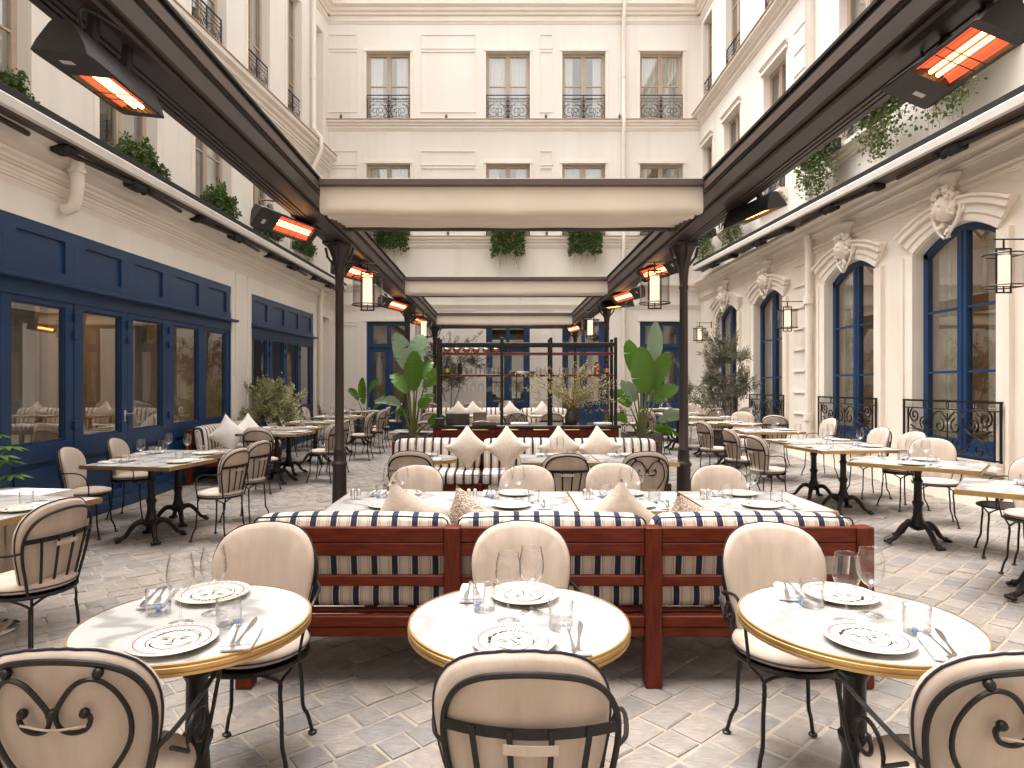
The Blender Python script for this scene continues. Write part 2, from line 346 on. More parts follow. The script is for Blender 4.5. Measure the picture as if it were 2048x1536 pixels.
M['bush'] = leafmat('pittosporum_leaf', (.17,.19,.07), (.55,.53,.32), .5)
M['olive'] = leafmat('olive_leaf', (.075,.085,.05), (.21,.20,.14), .6)
M['banana'] = leafmat('strelitzia_leaf', (.06,.155,.014), (.12,.25,.028), .32, .35)
M['bananap'] = leafmat('strelitzia_underside', (.14,.24,.13), (.25,.34,.22), .42, .2)
M['fatsia'] = leafmat('fatsia_leaf', (.06,.14,.01), (.11,.22,.02), .35)
M['bud'] = leafmat('pale_buds', (.45,.38,.14), (.66,.62,.40), .6)
M['twig'] = pbr('twig', (.12,.075,.03), (.20,.13,.05), .8, scale=20)
M['bark'] = pbr('bark', (.16,.105,.065), (.28,.20,.13), .9, scale=14, stretch=(1,1,.3), bump=.4)
M['stem'] = pbr('green_stem', (.10,.17,.04), (.16,.13,.05), .5, scale=3)
M['pot'] = pbr('charcoal_planter', (.06,.052,.046), (.10,.088,.075), .75, scale=12, bump=.25)
M['soil'] = pbr('soil', (.03,.022,.015), (.07,.05,.03), .95, scale=60, bump=.5)
M['mortar'] = pbr('sandy_joint', (.31,.265,.215), (.37,.32,.265), .95, scale=18, bump=.3, rnd=False)
M['sett'] = stonemat('granite_sett')
M['purple'] = pbr('purple_bottle', (.035,.008,.11), rough=.15)
M['copper'] = pbr('copper', (.75,.38,.24), rough=.25, metal=.9)
M['paper'] = pbr('paper', (.68,.64,.60), rough=.8)
M['cardboard'] = pbr('brown_card', (.10,.075,.06), rough=.8)
M['grate'] = pbr('drain_grate', (.20,.17,.145), (.42,.36,.30), .8, scale=60, detail=2)
M['plasterlight'] = pbr('white_cloth', (.74,.74,.75), rough=.9)
M['roof'] = pbr('zinc_roof', (.25,.25,.26), rough=.6)
# ================================================================== THE SETTING
def G(x, y): return .023*max(0.0, y-8.0) + .03*max(0.0, x-3.2)
def proj(x, y, z):
    return (1001 + 1270*x/y, 772 - 1270*(z-1.5)/y)
# ---- floor: sandy joint sheet with granite setts laid diagonally
ys = [-4, -1, 1, 3, 5, 7, 8] + [8 + 1.15*i for i in range(1, 10)]
xs = [-9.5, -4.8, -2, 0, 2, 3.2, 4, 4.8, 5.8, 10]
fm = MB(); fm.add([(x, y, G(min(x, 5.8), y)-.0065) for y in ys for x in xs], [(j*len(xs)+i, j*len(xs)+i+1, (j+1)*len(xs)+i+1, (j+1)*len(xs)+i) for j in range(len(ys)-1) for i in range(len(xs)-1)])
floor = ob('courtyard_floor', mesh('courtyard_floor', fm, M['mortar'], False)); floor['kind'] = 'structure'
setts = []
ca, sa = cos(radians(41)), sin(radians(41)); rw = .148
b0 = -9.0
k = 0
while b0 < 16:
    a0 = -6.0 + RND.random()*.2; w = rw*(.92+.16*RND.random())
    while a0 < 17.5:
        ln = RND.choice((.14, .16, .19, .21, .24))*(.95+.1*RND.random())
        cx = (a0+ln/2)*ca - (b0+w/2)*sa; cy = (a0+ln/2)*sa + (b0+w/2)*ca
        if -4.62 < cx < 5.62 and .6 < cy < 17.95:
            j = .007; cs = []
            for (p, q) in ((a0+j, b0+j), (a0+ln-j, b0+j), (a0+ln-j, b0+w-j), (a0+j, b0+w-j)):
                p += RND.uniform(-.005, .005); q += RND.uniform(-.005, .005); cs.append((p*ca-q*sa, p*sa+q*ca))
            setts.append((cx, cy, cs, RND.uniform(-.0035, .0035)))
        a0 += ln
    b0 += w
def sett_geo(mb, cs, h, cx, cy):
    o = [(x, y, G(x, y)-.02) for x, y in cs]; m = [(x, y, G(x, y)-.004+h) for x, y in cs]
    t = [(cx+(x-cx)*.90, cy+(y-cy)*.90, G(x, y)+h+RND.uniform(-.003, .003)) for x, y in cs]
    mb.add(o+m+t, [(0,1,5,4),(1,2,6,5),(2,3,7,6),(3,0,4,7),(4,5,9,8),(5,6,10,9),(6,7,11,10),(7,4,8,11),(8,9,10,11)])
vis = []
for i, (cx, cy, cs, h) in enumerate(setts):
    px, py = proj(cx, cy, 0)
    if 10 < px < 2038 and py < 1530 and not (-1.25 < cx < 1.8 and 3.25 < cy < 4.6): vis.append((cy + .1*abs(cx), i))
near = set(i for _, i in sorted(vis)[:300]); rest = MB()
for i, (cx, cy, cs, h) in enumerate(setts):
    if i in near:
        mb = MB(); sett_geo(mb, cs, h, cx, cy); ob('paving_stone', mesh('paving_stone', mb, M['sett']), floor)
    else: sett_geo(rest, cs, h, cx, cy)
ps = ob('paving_stones', mesh('paving_stones', rest, M['sett']), floor); ps['kind'] = 'stuff'
# drain strip along the left shopfront
dg = MB()
for i in range(24):
    y = 4.1 + .3*i; dg.cbox(-4.60, -4.47, y, y+.29, G(-4.5, y)-.02, G(-4.5, y)+.010, .004)
part('drain_grate', dg, M['grate'], floor)

# ---- facade helpers: local (u along wall, n out of wall, v up)
def xfL(u, n, v): return (-4.72+n, u, v + .014*(u-6))
def xfU(u, n, v): return (-4.88 - .119*(18-u) + n, u, v)
def xfB(u, n, v): return (u, 18.0-n, v)
def xfR(u, n, v): return (5.65-n, u, v)
def arch(u0, u1, v1, rise, k=12): # points from u0 to u1
    c = (u0+u1)/2; h = (u1-u0)/2
    return [(u0+(u1-u0)*i/k, v1 + rise*(1-((u0+(u1-u0)*i/k-c)/h)**2)) for i in range(k+1)]
def wall(mb, u0, u1, v0, v1, ops, depth):
    us = {u0, u1}; vv = {v0, v1}
    for o in ops: us |= {o[0], o[1]}; vv |= {o[2], o[3], o[3]+o[4]}
    us = sorted(x for x in us if u0 <= x <= u1); vv = sorted(x for x in vv if v0 <= x <= v1)
    for i in range(len(us)-1):
        for j in range(len(vv)-1):
            c = (us[i]+us[i+1])/2; d = (vv[j]+vv[j+1])/2
            if any(o[0] < c < o[1] and o[2] < d < o[3]+o[4] for o in ops): continue
            mb.add([(us[i],0,vv[j]),(us[i+1],0,vv[j]),(us[i+1],0,vv[j+1]),(us[i],0,vv[j+1])], [(0,1,2,3)])
    for (a, b, c, d, r) in ops:
        q = -depth
        mb.add([(a,0,c),(a,q,c),(a,q,d),(a,0,d)], [(0,1,2,3)]); mb.add([(b,0,c),(b,q,c),(b,q,d),(b,0,d)], [(3,2,1,0)]); mb.add([(a,0,c),(b,0,c),(b,q,c),(a,q,c)], [(0,1,2,3)])
        if r == 0: mb.add([(a,0,d),(b,0,d),(b,q,d),(a,q,d)], [(3,2,1,0)])
        else:
            P = arch(a, b, d, r)
            for (x0, z0), (x1, z1) in zip(P, P[1:]):
                mb.add([(x0,0,z0),(x1,0,z1),(x1,0,d+r),(x0,0,d+r)], [(0,1,2,3)]); mb.add([(x0,0,z0),(x1,0,z1),(x1,q,z1),(x0,q,z0)], [(0,1,2,3)])
def mould(mb, prof, u0, u1): # profile in (n, v)
    mb.prism([(n, v) for n, v in prof], u0, u1, 'x')
    return mb
def mouldx(xf): # prism 'x' gives (a, p0, p1) = (u, n, v)
    return MB(xf)
CORN = lambda v, h, p: [(-.01, v), (p*.25, v), (p*.3, v+h*.2), (p*.55, v+h*.3), (p*.62, v+h*.55), (p*.9, v+h*.62), (p, v+h*.7), (p, v+h), (-.01, v+h)]
def casement(bld, xf, u0, u1, v0, v1, nd, fmat, fw=.07, bars=(), rise=0.0, curt=None, mull=.11, pm=None, seed=0, t=.03):
    F = MB(xf); e = .003; u0 += e; u1 -= e; v0 += e; v1 -= (e if rise == 0 else 0)
    F.box(u0, u0+fw, nd-t, nd+t, v0, v1); F.box(u1-fw, u1, nd-t, nd+t, v0, v1)
    F.box(u0+fw, u1-fw, nd-t, nd+t-.002, v0, v0+fw*1.6)
    c = (u0+u1)/2; top = v1
    if rise == 0: F.box(u0+fw, u1-fw, nd-t, nd+t-.002, v1-fw, v1)
    else:
        P = arch(u0, u1, v1, rise-e); Q = arch(u0+fw*.6, u1-fw*.6, v1-fw, rise-e)
        n_ = len(P)
        for i in range(n_-1):
            F.add([(P[i][0],nd+t,P[i][1]),(P[i+1][0],nd+t,P[i+1][1]),(Q[i+1][0],nd+t,Q[i+1][1]),(Q[i][0],nd+t,Q[i][1]),(Q[i][0],nd-t,Q[i][1]),(Q[i+1][0],nd-t,Q[i+1][1])], [(0,1,2,3),(3,2,5,4)])
        top = v1+rise
    F.box(c-mull/2, c+mull/2, nd-t, nd+t+.006, v0+fw, top-fw*.9); F.box(c-.012, c+.012, nd, nd+t+.016, v0+fw, top-fw)
    for b in bars:
        F.box(u0+fw, c-mull/2, nd-.015, nd+t-.008, b-.016, b+.016); F.box(c+mull/2, u1-fw, nd-.015, nd+t-.008, b-.016, b+.016)
    w = part('window', F, fmat, bld, False)
    rows = [v0+fw*1.2] + list(bars) + [v1-fw*.5]
    for (a, b) in ((u0+fw*.8, c-mull*.45), (c+mull*.45, u1-fw*.8)):
        for k in range(len(rows)-1):
            g = MB(xf); z0, z1 = rows[k], rows[k+1]
            if rise and k == len(rows)-2:
                A = [(x, z-.05) for x, z in arch(u0, u1, v1, rise) if a < x < b]; A = [(a, A[0][1]-.02)] + A + [(b, A[-1][1])]
                g.add([(a,nd,z0),(b,nd,z0)] + [(x,nd,z) for x, z in reversed(A)], [tuple(range(2+len(A)))])
            else: g.add([(a,nd,z0),(b,nd,z0),(b,nd,z1),(a,nd,z1)], [(0,1,2,3)])
            part('pane', g, pm or M['pane'], w, False)
    if curt:
        cm, cov = curt
        wv = u1-u0
        for (a, b) in ((u0, u0+wv*cov), (u1-wv*cov, u1)):
            cu = MB(xf); cu.grid(lambda i, j: (a+(b-a)*i, nd-.13+.03*sin(i*(b-a)*70+seed), v0+(top-v0)*j), max(8, int((b-a)*44)), 1)
            part('curtain', cu, cm, w)
    return w
def mesh_scroll_panel(w, h, style):
    """railing in local (x across, y depth 0, z up), foot at z=0"""
    mb = MB(); r = .009
    hw = w/2
    if style == 'big':
        mb.flat([(-hw,0,h), (hw,0,h)], .022, .026, (0,0,1)); mb.tube([(-hw,0,h-.10),(hw,0,h-.10)], r, 6); mb.flat([(-hw,0,.02),(hw,0,.02)], .02, .02, (0,0,1))
        for x in (-hw+.02, hw-.02): mb.cbox(x-.012, x+.012, -.012, .012, 0, h-.01, .003)
        for x in (-hw+.11, hw-.11): mb.cbox(x-.009, x+.009, -.009, .009, .02, h-.10, .002)
        for x in (-hw*.5, 0, hw*.5): mb.tube([(x+.022*cos(a), 0, h-.05+.042*sin(a)) for a in [2*pi*i/12 for i in range(12)]], .006, 5, True)
        H = h-.12; m = H/2+.02; W = hw-.14
        def S(pts, rr=.010): mb.tube([(x, 0, z) for x, z in pts], rr, 6)
        for sgn in (-1, 1):
            for (cx, top) in ((-W*.70, 1), (W*.0+.0, 0), (W*.70, 1)):
                pass
            # lyre scrolls, upper and lower
            f = lambda pts: [(sgn*x, z) for x, z in pts]
            S(f([(W*.98, H*.93)] + spiral(W*.86, H*.86, .105, .02, radians(60), radians(-470), 26)))
            S(f(spiral(W*.60, m+.10, .085, .018, radians(-60), radians(400), 22)))
            S(f(crom([(W*.97,H*.62,0),(W*.80,m,0),(W*.62,m-.02,0),(W*.42,H*.62,0),(W*.36,H*.88,0),(W*.18,H*.98,0),(.0,H*.80,0)], 5) and [(p[0], p[1]) for p in crom([(W*.97,H*.62,0),(W*.80,m,0),(W*.62,m-.02,0),(W*.42,H*.62,0),(W*.36,H*.88,0),(W*.18,H*.98,0),(.01,H*.80,0)], 5)]))
            S(f(spiral(W*.20, m+.07, .10, .02, radians(100), radians(470), 22)))
            S(f(spiral(W*.20, m-.13, .085, .018, radians(-60), radians(-430), 22)))
            S(f([(p[0], p[1]) for p in crom([(.01,.05,0),(W*.20,.045,0),(W*.40,.12,0),(W*.60,m-.05,0),(W*.80,m-.08,0),(W*.95,.06,0)], 5)]))
            S(f(spiral(W*.74, .10, .07, .016, radians(120), radians(500), 20)))
        S([(-W, m), (W, m)], .006)
        S([(0, .03), (0, H*.95)], .008)
    else:
        mb.flat([(-hw,0,h),(hw,0,h)], .03, .02, (0,0,1)); mb.tube([(-hw,0,h-.09),(hw,0,h-.09)], .007, 5); mb.tube([(-hw,0,h-.17),(hw,0,h-.17)], .009, 5); mb.flat([(-hw,0,.02),(hw,0,.02)], .02, .02, (0,0,1))
        for x in (-hw+.01, 0, hw-.01): mb.cbox(x-.012, x+.012, -.012, .012, 0, h, .003)
        H = h-.19
        def S(pts, rr=.0075): mb.tube([(x, 0, z) for x, z in pts], rr, 5)
        for sx in (-1, 1):
            c = sx*hw*.5
            for s2 in (-1, 1):
                S([(c+s2*x, z) for x, z in spiral(hw*.13, H*.50, H*.40, .02, radians(95), radians(-480), 24)])
                S([(c+s2*x, z) for x, z in spiral(hw*.36, H*.22, H*.17, .012, radians(-80), radians(330), 14)])
                S([(c+s2*x, z) for x, z in spiral(hw*.36, H*.78, H*.17, .012, radians(80), radians(-330), 14)])
            S([(c-hw*.45, .05), (c+hw*.45, .05)], .005)
        for x in (-hw*.99, -.03, .03, hw*.99):
            for z in (H*.2, H*.5, H*.8, H*1.05): mb.ball((x, 0, z), .026, 6, 4, 1, .5, 1)
    return mb
def railing(bld, xf, uc, v, n, me, flip):
    x, y, z = xf(uc, n, v); o = ob('railing', me, bld, (x, y, z), flip); return o
ME_RAIL = mesh('railing', mesh_scroll_panel(1.24, .72, 'fine'), M['blueiron'])
ME_RAILS = mesh('railing', mesh_scroll_panel(1.0, .72, 'fine'), M['blueiron'])
ME_RAILB = mesh('railing', mesh_scroll_panel(1.74, .68, 'big'), M['iron'])

# ---- back building
bk = thing('hotel_back_wing', 'cream rendered hotel wing with tall windows closing the courtyard', 'building', (0, 18, .2))
_part0 = part
def part(name, mb, m, parent, smooth=True, ang=38):
    o = _part0(name, mb, m, parent, smooth, ang)
    if parent is not None and parent.get('category') == 'building': o.matrix_parent_inverse = Matrix.Translation(-Vector(parent.location))
    return o
def fix(o):
    o.matrix_parent_inverse = Matrix.Translation(-Vector(o.parent.location)); return o
BX = [(-3.80,-2.56),(-.41,.83),(1.75,2.97),(3.95,5.17)]
ops = []
for a, b in BX: ops += [(a, b, .12, 3.33, 0), (a, b, 5.75, 7.80, 0), (a, b, 9.03, 10.98, 0)]
w = MB(xfB); wall(w, -4.95, 5.75, -.1, 12.75, ops, .24); part('wall', w, M['cream'], bk, False)
c = MB(xfB)
for v, h, p in ((3.68,.14,.05),(4.18,.20,.12),(5.40,.10,.06),(5.50,.21,.14),(8.72,.09,.05),(8.81,.19,.14),(11.75,.10,.06),(12.0,.30,.24),(12.35,.25,.34)):
    mould(c, CORN(v, h, p), -4.95, 5.70)
part('cornice', c, M['trim'], bk)
for v in (5.716, 9.006): c = MB(xfB); c.box(-4.9, 5.62, 0, .17, v, v+.012); part('lead_capping', c, M['taupe'], bk, False)
c = MB(xfB)
def frame_rect(mb, u0, u1, v0, v1, w=.03, p=.022):
    mb.box(u0, u1, 0, p, v0, v0+w); mb.box(u0, u1, 0, p, v1-w, v1); mb.box(u0, u0+w, 0, p-.002, v0+w, v1-w); mb.box(u1-w, u1, 0, p-.002, v0+w, v1-w)
piers = [(-4.88,-4.05),(-2.28,-.70),(1.10,1.48),(3.62,3.72),(5.38,5.6)]
for v0, v1, vm in ((5.95,8.05,7.75),(9.25,11.35,11.05),(.55,3.55,3.3)):
    for u0, u1 in piers[:3]:
        for a_, b_ in ((v0, vm-.06), (vm, v1+.12)): c = MB(xfB); frame_rect(c, u0, u1, a_, b_); part('panel_moulding', c, M['trim'], bk, False)
for v1 in (3.33, 7.80, 10.98):
    for a, b in BX: c = MB(xfB); c.box(a-.07, b+.07, 0, .05, v1+.0, v1+.07); c.box(a-.07, a-.003, 0, .03, v1-2.0 if v1 > 4 else .3, v1-.001); c.box(b+.003, b+.07, 0, .03, v1-2.0 if v1 > 4 else .3, v1-.001); part('window_surround', c, M['trim'], bk, False)
c = MB(xfB)
c.tube([xfB(0,0,0)] if False else [(3.47,.10,.3),(3.47,.10,5.3),(3.47,.16,5.6),(3.47,.16,5.75),(3.47,.10,5.95),(3.47,.10,8.6),(3.47,.18,8.85),(3.47,.18,9.05),(3.47,.1,9.25),(3.47,.1,11.8),(3.47,.3,12.2),(3.47,.34,13.5)], .055, 10)
for v in (1.6, 3.4, 6.6, 10.2): c.tube([(3.47,.10,v),(3.47,.10,v+.06)], .066, 10)
part('downpipe', c, M['trim'], bk)
for i, (a, b) in enumerate(BX):
    casement(bk, xfB, a, b, 5.75, 7.80, -.17, M['taupe'], .085, (6.80,), 0, (M['curtain'], (.48,.30,.42,.20)[i]), .13, seed=i)
    casement(bk, xfB, a, b, 9.03, 10.98, -.17, M['taupe'], .085, (10.05,), 0, (M['curtain'], (.34,.44,.26,.49)[i]), .13, seed=i+3)
    for v in (5.76, 9.04): fix(railing(bk, xfB, (a+b)/2, v, -.04, ME_RAIL, 0))
    # double doors with transom light
    D = MB(xfB); nd = -.12; u0, u1 = a+.003, b-.003; cc = (a+b)/2
    D.box(u0, u0+.07, nd-.05, nd+.05, .13, 3.32); D.box(u1-.07, u1, nd-.05, nd+.05, .13, 3.32); D.box(u0+.07, u1-.07, nd-.05, nd+.048, 3.22, 3.32)
    D.box(u0+.07, u1-.07, nd-.05, nd+.07, 2.60, 2.70); D.box(cc-.05, cc+.05, nd-.05, nd+.046, 2.70, 3.22)
    D.box(u0+.07, u0+.17, nd-.04, nd+.035, 2.70, 3.22); D.box(u1-.17, u1-.07, nd-.04, nd+.035, 2.70, 3.22)
    d = part('door_frame', D, M['navy'], bk, False)
    for s_, (x0, x1) in enumerate(((u0+.17, cc-.05), (cc+.05, u1-.17))):
        g = MB(xfB); g.add([(x0,nd,2.7),(x1,nd,2.7),(x1,nd,3.22),(x0,nd,3.22)], [(0,1,2,3)]); part('pane', g, M['pane'], d, False)
    for x0, x1 in ((u0+.07, cc-.004), (cc+.004, u1-.07)):
        D = MB(xfB); st = .105
        D.box(x0, x0+st, nd-.03, nd+.03, .14, 2.60); D.box(x1-st, x1, nd-.03, nd+.03, .14, 2.60); D.box(x0+st, x1-st, nd-.03, nd+.028, 2.47, 2.60); D.box(x0+st, x1-st, nd-.03, nd+.028, .14, .34); D.box(x0+st, x1-st, nd-.03, nd+.028, .92, 1.06)
        D.box(x0+st, x1-st, nd-.02, nd+.01, .34, .92); D.box(x0+st+.05, x1-st-.05, nd, nd+.022, .40, .86)
        dd = part('door', D, M['navy'], bk, False)
        g = MB(xfB); g.add([(x0+st,nd,1.06),(x1-st,nd,1.06),(x1-st,nd,2.47),(x0+st,nd,2.47)], [(0,1,2,3)]); part('pane', g, M['pane'], dd, False)
iw = MB(); iw.box(-5, 5.8, 19.6, 19.7, -.1, 12.75)
for z in (-.12, 4.6, 8.4, 12.2, 12.70): iw.box(-5, 5.8, 18.26, 19.59, z, z+.1)
for x in (-5.0, -1.6, 1.25, 3.3, 5.7): iw.box(x, x+.06, 18.26, 19.59, -.01, 12.65)
part('interior_wall', iw, M['room'], bk, False)

# ---- left building: ground-floor shopfronts, recessed upper wall
lf = thing('hotel_left_wing', 'cream hotel wing with navy shopfronts along the left side', 'building', (-4.9, 9, 0))
ops = [(3.0, 11.14, -.15, 3.17, 0), (12.04, 16.03, -.15, 3.17, 0), (16.75, 17.5, -.15, 3.2, 0)]
w = MB(xfL); wall(w, -3, 18.05, -.2, 4.15, ops, .16); part('wall', w, M['cream'], lf, False)
c = MB(xfL); c.add([(16.75,-.16,-.1),(17.5,-.16,-.1),(17.5,-.16,3.2),(16.75,-.16,3.2)], [(0,1,2,3)]); part('blind_door', c, M['trim'], lf, False)
c = MB(xfL)
for v, h, p in ((3.45,.05,.02),(3.52,.10,.05),(3.64,.12,.10),(3.78,.22,.26)): mould(c, CORN(v, h, p), -3, 18.03)
for u in (11.32, 11.86, 16.2): c.box(u-.03, u+.03, 0, .02, -.1, 3.44)
part('cornice', c, M['trim'], lf)
for u in (6.78,):
    c = MB(xfL); c.tube([(u,.20,3.98),(u,.20,3.62),(u,.19,3.52)], .075, 12, taper=[1,.92,.8]); c.tube([(u,.20,3.80),(u,.20,3.76)], .088, 12); c.tube([(u,.20,3.54),(u,.16,3.40),(u,.06,3.36)], .066, 12); part('downpipe', c, M['trim'], lf)
c = MB(xfL); c.tube([(16.35,.12,3.9),(16.35,.09,3.55),(16.35,.09,.1)], .06, 10); c.tube([(16.35,.12,3.75),(16.35,.10,3.58)], .08, 10); part('downpipe', c, M['trim'], lf)
rf = MB(); rf.add([(-7.6,-3,4.20),(-4.75,-3,4.06),(-4.75,18.05,4.32),(-7.6,18.05,4.40)], [(0,1,2,3)]); part('terrace_roof', rf, M['roof'], lf, False)
def shopfront(u0, u1, mods, door_ids):
    F = MB(xfL); nd = -.07
    F.box(u0, u1, -.12, -.05, 2.62, 3.165)                      # panel backing
    F.box(u0, u1, -.06, -.012, 3.05, 3.166); F.box(u0, u1, -.06, -.012, 2.60, 2.70)
    F.box(u0, u1, -.12, -.01, 2.40, 2.545)                      # head
    for a, b in ((u0, mods[0][0]), (mods[-1][1], u1)):
        if b-a > .01: F.box(a, b, -.12, -.012, -.05, 2.40)
    F.box(u0, u1, -.10, .03, -.15, .10)
    f = part('shopfront_frame', F, M['navy'], lf, False)
    L_ = MB(xfL); L_.prism([(-.05,2.545),(.10,2.545),(.115,2.56),(.115,2.585),(-.012,2.615),(-.05,2.615)], u0-.01, u1+.05, 'x'); ob('canopy_ledge', mesh('canopy_ledge', L_, M['navy'], False), f)
    for i, (a, b, g0, g1) in enumerate(mods):
        t = MB(xfL); t.box(a+.001, g0+.03, -.06, -.0125, 2.70, 3.05); ob('stile', mesh('stile', t, M['navy'], False), f); t = MB(xfL); t.box(g1-.03, b-.001, -.06, -.0125, 2.70, 3.05); ob('stile', mesh('stile', t, M['navy'], False), f)
        p = MB(xfL); p.box(g0+.03, g1-.03, -.051, -.042, 2.70, 3.05); ob('panel', mesh('panel', p, M['navy'], False), f)
        D = MB(xfL); e = .003; a += e; b -= e; dd = .0 if i in door_ids else -.008
        D.box(a, g0, nd-.04, nd+.045+dd, .10, 2.40); D.box(g1, b, nd-.04, nd+.045+dd, .10, 2.40); D.box(g0, g1, nd-.04, nd+.043+dd, 2.34, 2.40); D.box(g0, g1, nd-.04, nd+.043+dd, .70, .90); D.box(g0, g1, nd-.04, nd+.043+dd, .10, .20)
        for z0, z1, q in ((.905,2.335,.014),): 
            D.box(g0, g0+q, nd-.01, nd+.02, z0, z1); D.box(g1-q, g1, nd-.01, nd+.02, z0, z1); D.box(g0+q, g1-q, nd-.01, nd+.02, z0, z0+q); D.box(g0+q, g1-q, nd-.01, nd+.02, z1-q, z1)
        d = part('door' if i in door_ids else 'window', D, M['navy'], lf, False)
        p = MB(xfL); p.box(g0, g1, nd-.03, nd+.005, .20, .70); p.box(g0+.06, g1-.06, nd, nd+.025, .26, .64); ob('kick_panel', mesh('kick_panel', p, M['navy'], False), d)
        g = MB(xfL); g.add([(g0,nd,.9),(g1,nd,.9),(g1,nd,2.34),(g0,nd,2.34)], [(0,1,2,3)]); ob('pane', mesh('pane', g, M['pane'], False), d)
        for v in (1.0, 2.0, 2.2):
            if i in door_ids or i == door_ids[-1]+1:
                h = MB(xfL); h.cbox(a-.03, a+.03, nd+.03, nd+.075, v, v+.10, .006); ob('hinge', mesh('hinge', h, M['navy'], False), d)
        if door_ids and i == door_ids[0]:
            h = MB(xfL); h.cbox(b-.075, b-.035, nd+.04, nd+.055, 1.02, 1.16, .004); h.tube([(b-.055,nd+.04,1.12),(b-.055,nd+.10,1.12),(b-.055+.10,nd+.10,1.12)], .009, 8); ob('handle', mesh('handle', h, M['steel']), d)
    return f
bd = [5.03, 6.04, 7.07, 8.08, 9.08, 10.13, 11.12]
gl = [(5.15,5.92),(6.17,6.94),(7.22,7.96),(8.20,8.93),(9.24,10.0),(10.26,11.0)]
shopfront(3.0, 11.14, [(3.03,5.03,3.2,4.9)] + [(bd[i], bd[i+1], gl[i][0], gl[i][1]) for i in range(6)], (3, 4))
shopfront(12.04, 16.03, [(12.06,13.05,12.16,12.92),(13.05,14.02,13.17,13.92),(14.02,15.0,14.14,14.88),(15.0,16.01,15.12,15.88)], (1, 2))
# rooms behind the glass
rm = MB(); rm.box(-8.3, -8.2, -3, 18, -.1, 4.0); rm.box(-8.2, -4.9, -3, 18, 3.35, 3.45); rm.box(-8.2, -4.9, -3, 18, -.12, -.02); rm.box(-8.2, -4.9, 17.9, 18, 0, 3.3); rm.box(-8.2, -4.9, -3, -2.9, 0, 3.3); rm.box(-8.2, -4.92, 11.5, 11.7, 0, 3.3)
part('interior_wall', rm, M['room'], lf, False)
for y0, y1 in ((5.0,5.5),(6.9,7.3),(9.3,9.6)): cu = MB(); cu.grid(lambda i, j: (-5.35+.04*sin(i*(y1-y0)*60), y0+(y1-y0)*i, .05+3.1*j), 24, 1); part('curtain', cu, M['beige_curtain'], lf)
for k in range(20): pl = MB(); pl.box(-6.9, -6.85, 12.0, 14.6, .3+.13*k, .41+.13*k); part('screen_slat', pl, M['room_wood'], lf, False)
gl_ = MB(); gl_.box(-6.84, -6.78, 12.0, 14.5, 2.45, 2.56); part('cove_and_fill_light', gl_, M['glow'], lf, False)
gl_ = MB(); gl_.box(-8.15, -8.05, 4.0, 11.0, 3.0, 3.06); part('cove_and_fill_light', gl_, M['glow'], lf, False)  # added strip, not a known fitting, to brighten this room
ft = MB(); ft.lathe([(.22,0),(.22,.02),(.05,.04),(.05,.72),(.42,.73),(.42,.76)], 14); me_it = mesh('indoor_table', ft, M['room_wood'])
for (x, y, l) in ((-6.4,6.2,'nearest dim round table inside the left shopfront'),(-6.6,8.2,'dim round table inside behind the shopfront doors'),(-6.2,10.2,'dim round table inside behind the last pane of the first shopfront')): one('indoor_table', me_it, l, 'table', (x, y, -.015), 0, 'tables inside the left wing')
# upper floors, set back
ops = [(6.9,8.15,4.85,7.05,0),(9.32,10.6,4.85,7.05,0),(11.67,12.88,4.85,7.05,0),(13.75,14.7,4.85,7.05,0),(15.6,16.5,4.85,7.05,0),
       (8.9,10.0,8.03,11.3,0),(11.55,12.7,8.03,11.3,0),(13.55,14.5,8.03,11.3,0),(15.4,16.2,8.03,11.3,0),(17.1,17.6,8.03,11.3,0)]
w = MB(xfU); wall(w, -3, 18.02, 4.0, 12.75, ops, .26); part('upper_wall', w, M['cream'], lf, False)
c = MB(xfU)
for v, h, p in ((7.35,.10,.05),(7.50,.12,.10),(7.70,.30,.24),(11.75,.12,.06),(12.0,.3,.24),(12.35,.25,.34)): mould(c, CORN(v, h, p), -3, 18.0)
for (a, b, v0, v1, r) in ops[:5]: c.box(a-.09, a-.003, 0, .03, 4.5, 7.14); c.box(b+.003, b+.09, 0, .03, 4.5, 7.14); c.box(a-.003, b+.003, 0, .032, 7.052, 7.14); c.box(a-.1, b+.1, 0, .12, 4.76, 4.846)
for (a, b, v0, v1, r) in ops[5:]: c.box(a-.08, a-.003, 0, .03, 8.03, 11.3); c.box(b+.003, b+.08, 0, .03, 8.03, 11.3)
part('cornice', c, M['trim'], lf)
c = MB(xfU); c.box(-3, 17.98, 0, .27, 8.003, 8.016); part('lead_capping', c, M['taupe'], lf, False)
c = MB(xfU); c.tube([(16.75,.10,4.3),(16.75,.10,7.3),(16.75,.30,7.7),(16.75,.30,8.05),(16.75,.10,8.3),(16.75,.10,13)], .055, 10)
for v in (5.6, 9.6): c.tube([(16.75,.1,v),(16.75,.1,v+.06)], .068, 10)
part('downpipe', c, M['trim'], lf)
for i, (a, b, v0, v1, r) in enumerate(ops[:5]): casement(lf, xfU, a, b, v0, v1, -.18, M['taupe'], .08, (6.0,), 0, (M['beige_curtain'] if i % 2 else M['curtain'], .3), .12, seed=i)
for i, (a, b, v0, v1, r) in enumerate(ops[5:9]):
    casement(lf, xfU, a, b, v0, v1, -.18, M['taupe'], .08, (9.1, 10.3), 0, (M['curtain'], .4), .12, seed=i)
    fix(railing(lf, xfU, (a+b)/2, 8.04, -.03, ME_RAILS, radians(90-6.8)))
c = MB(xfU); c.add([(17.1,-.255,8.03),(17.6,-.255,8.03),(17.6,-.255,11.3),(17.1,-.255,11.3)], [(0,1,2,3)]); part('blind_window', c, M['trim'], lf, False)
iw = MB(xfU); iw.box(-3, 18, -1.7, -1.6, 4.0, 12.75)
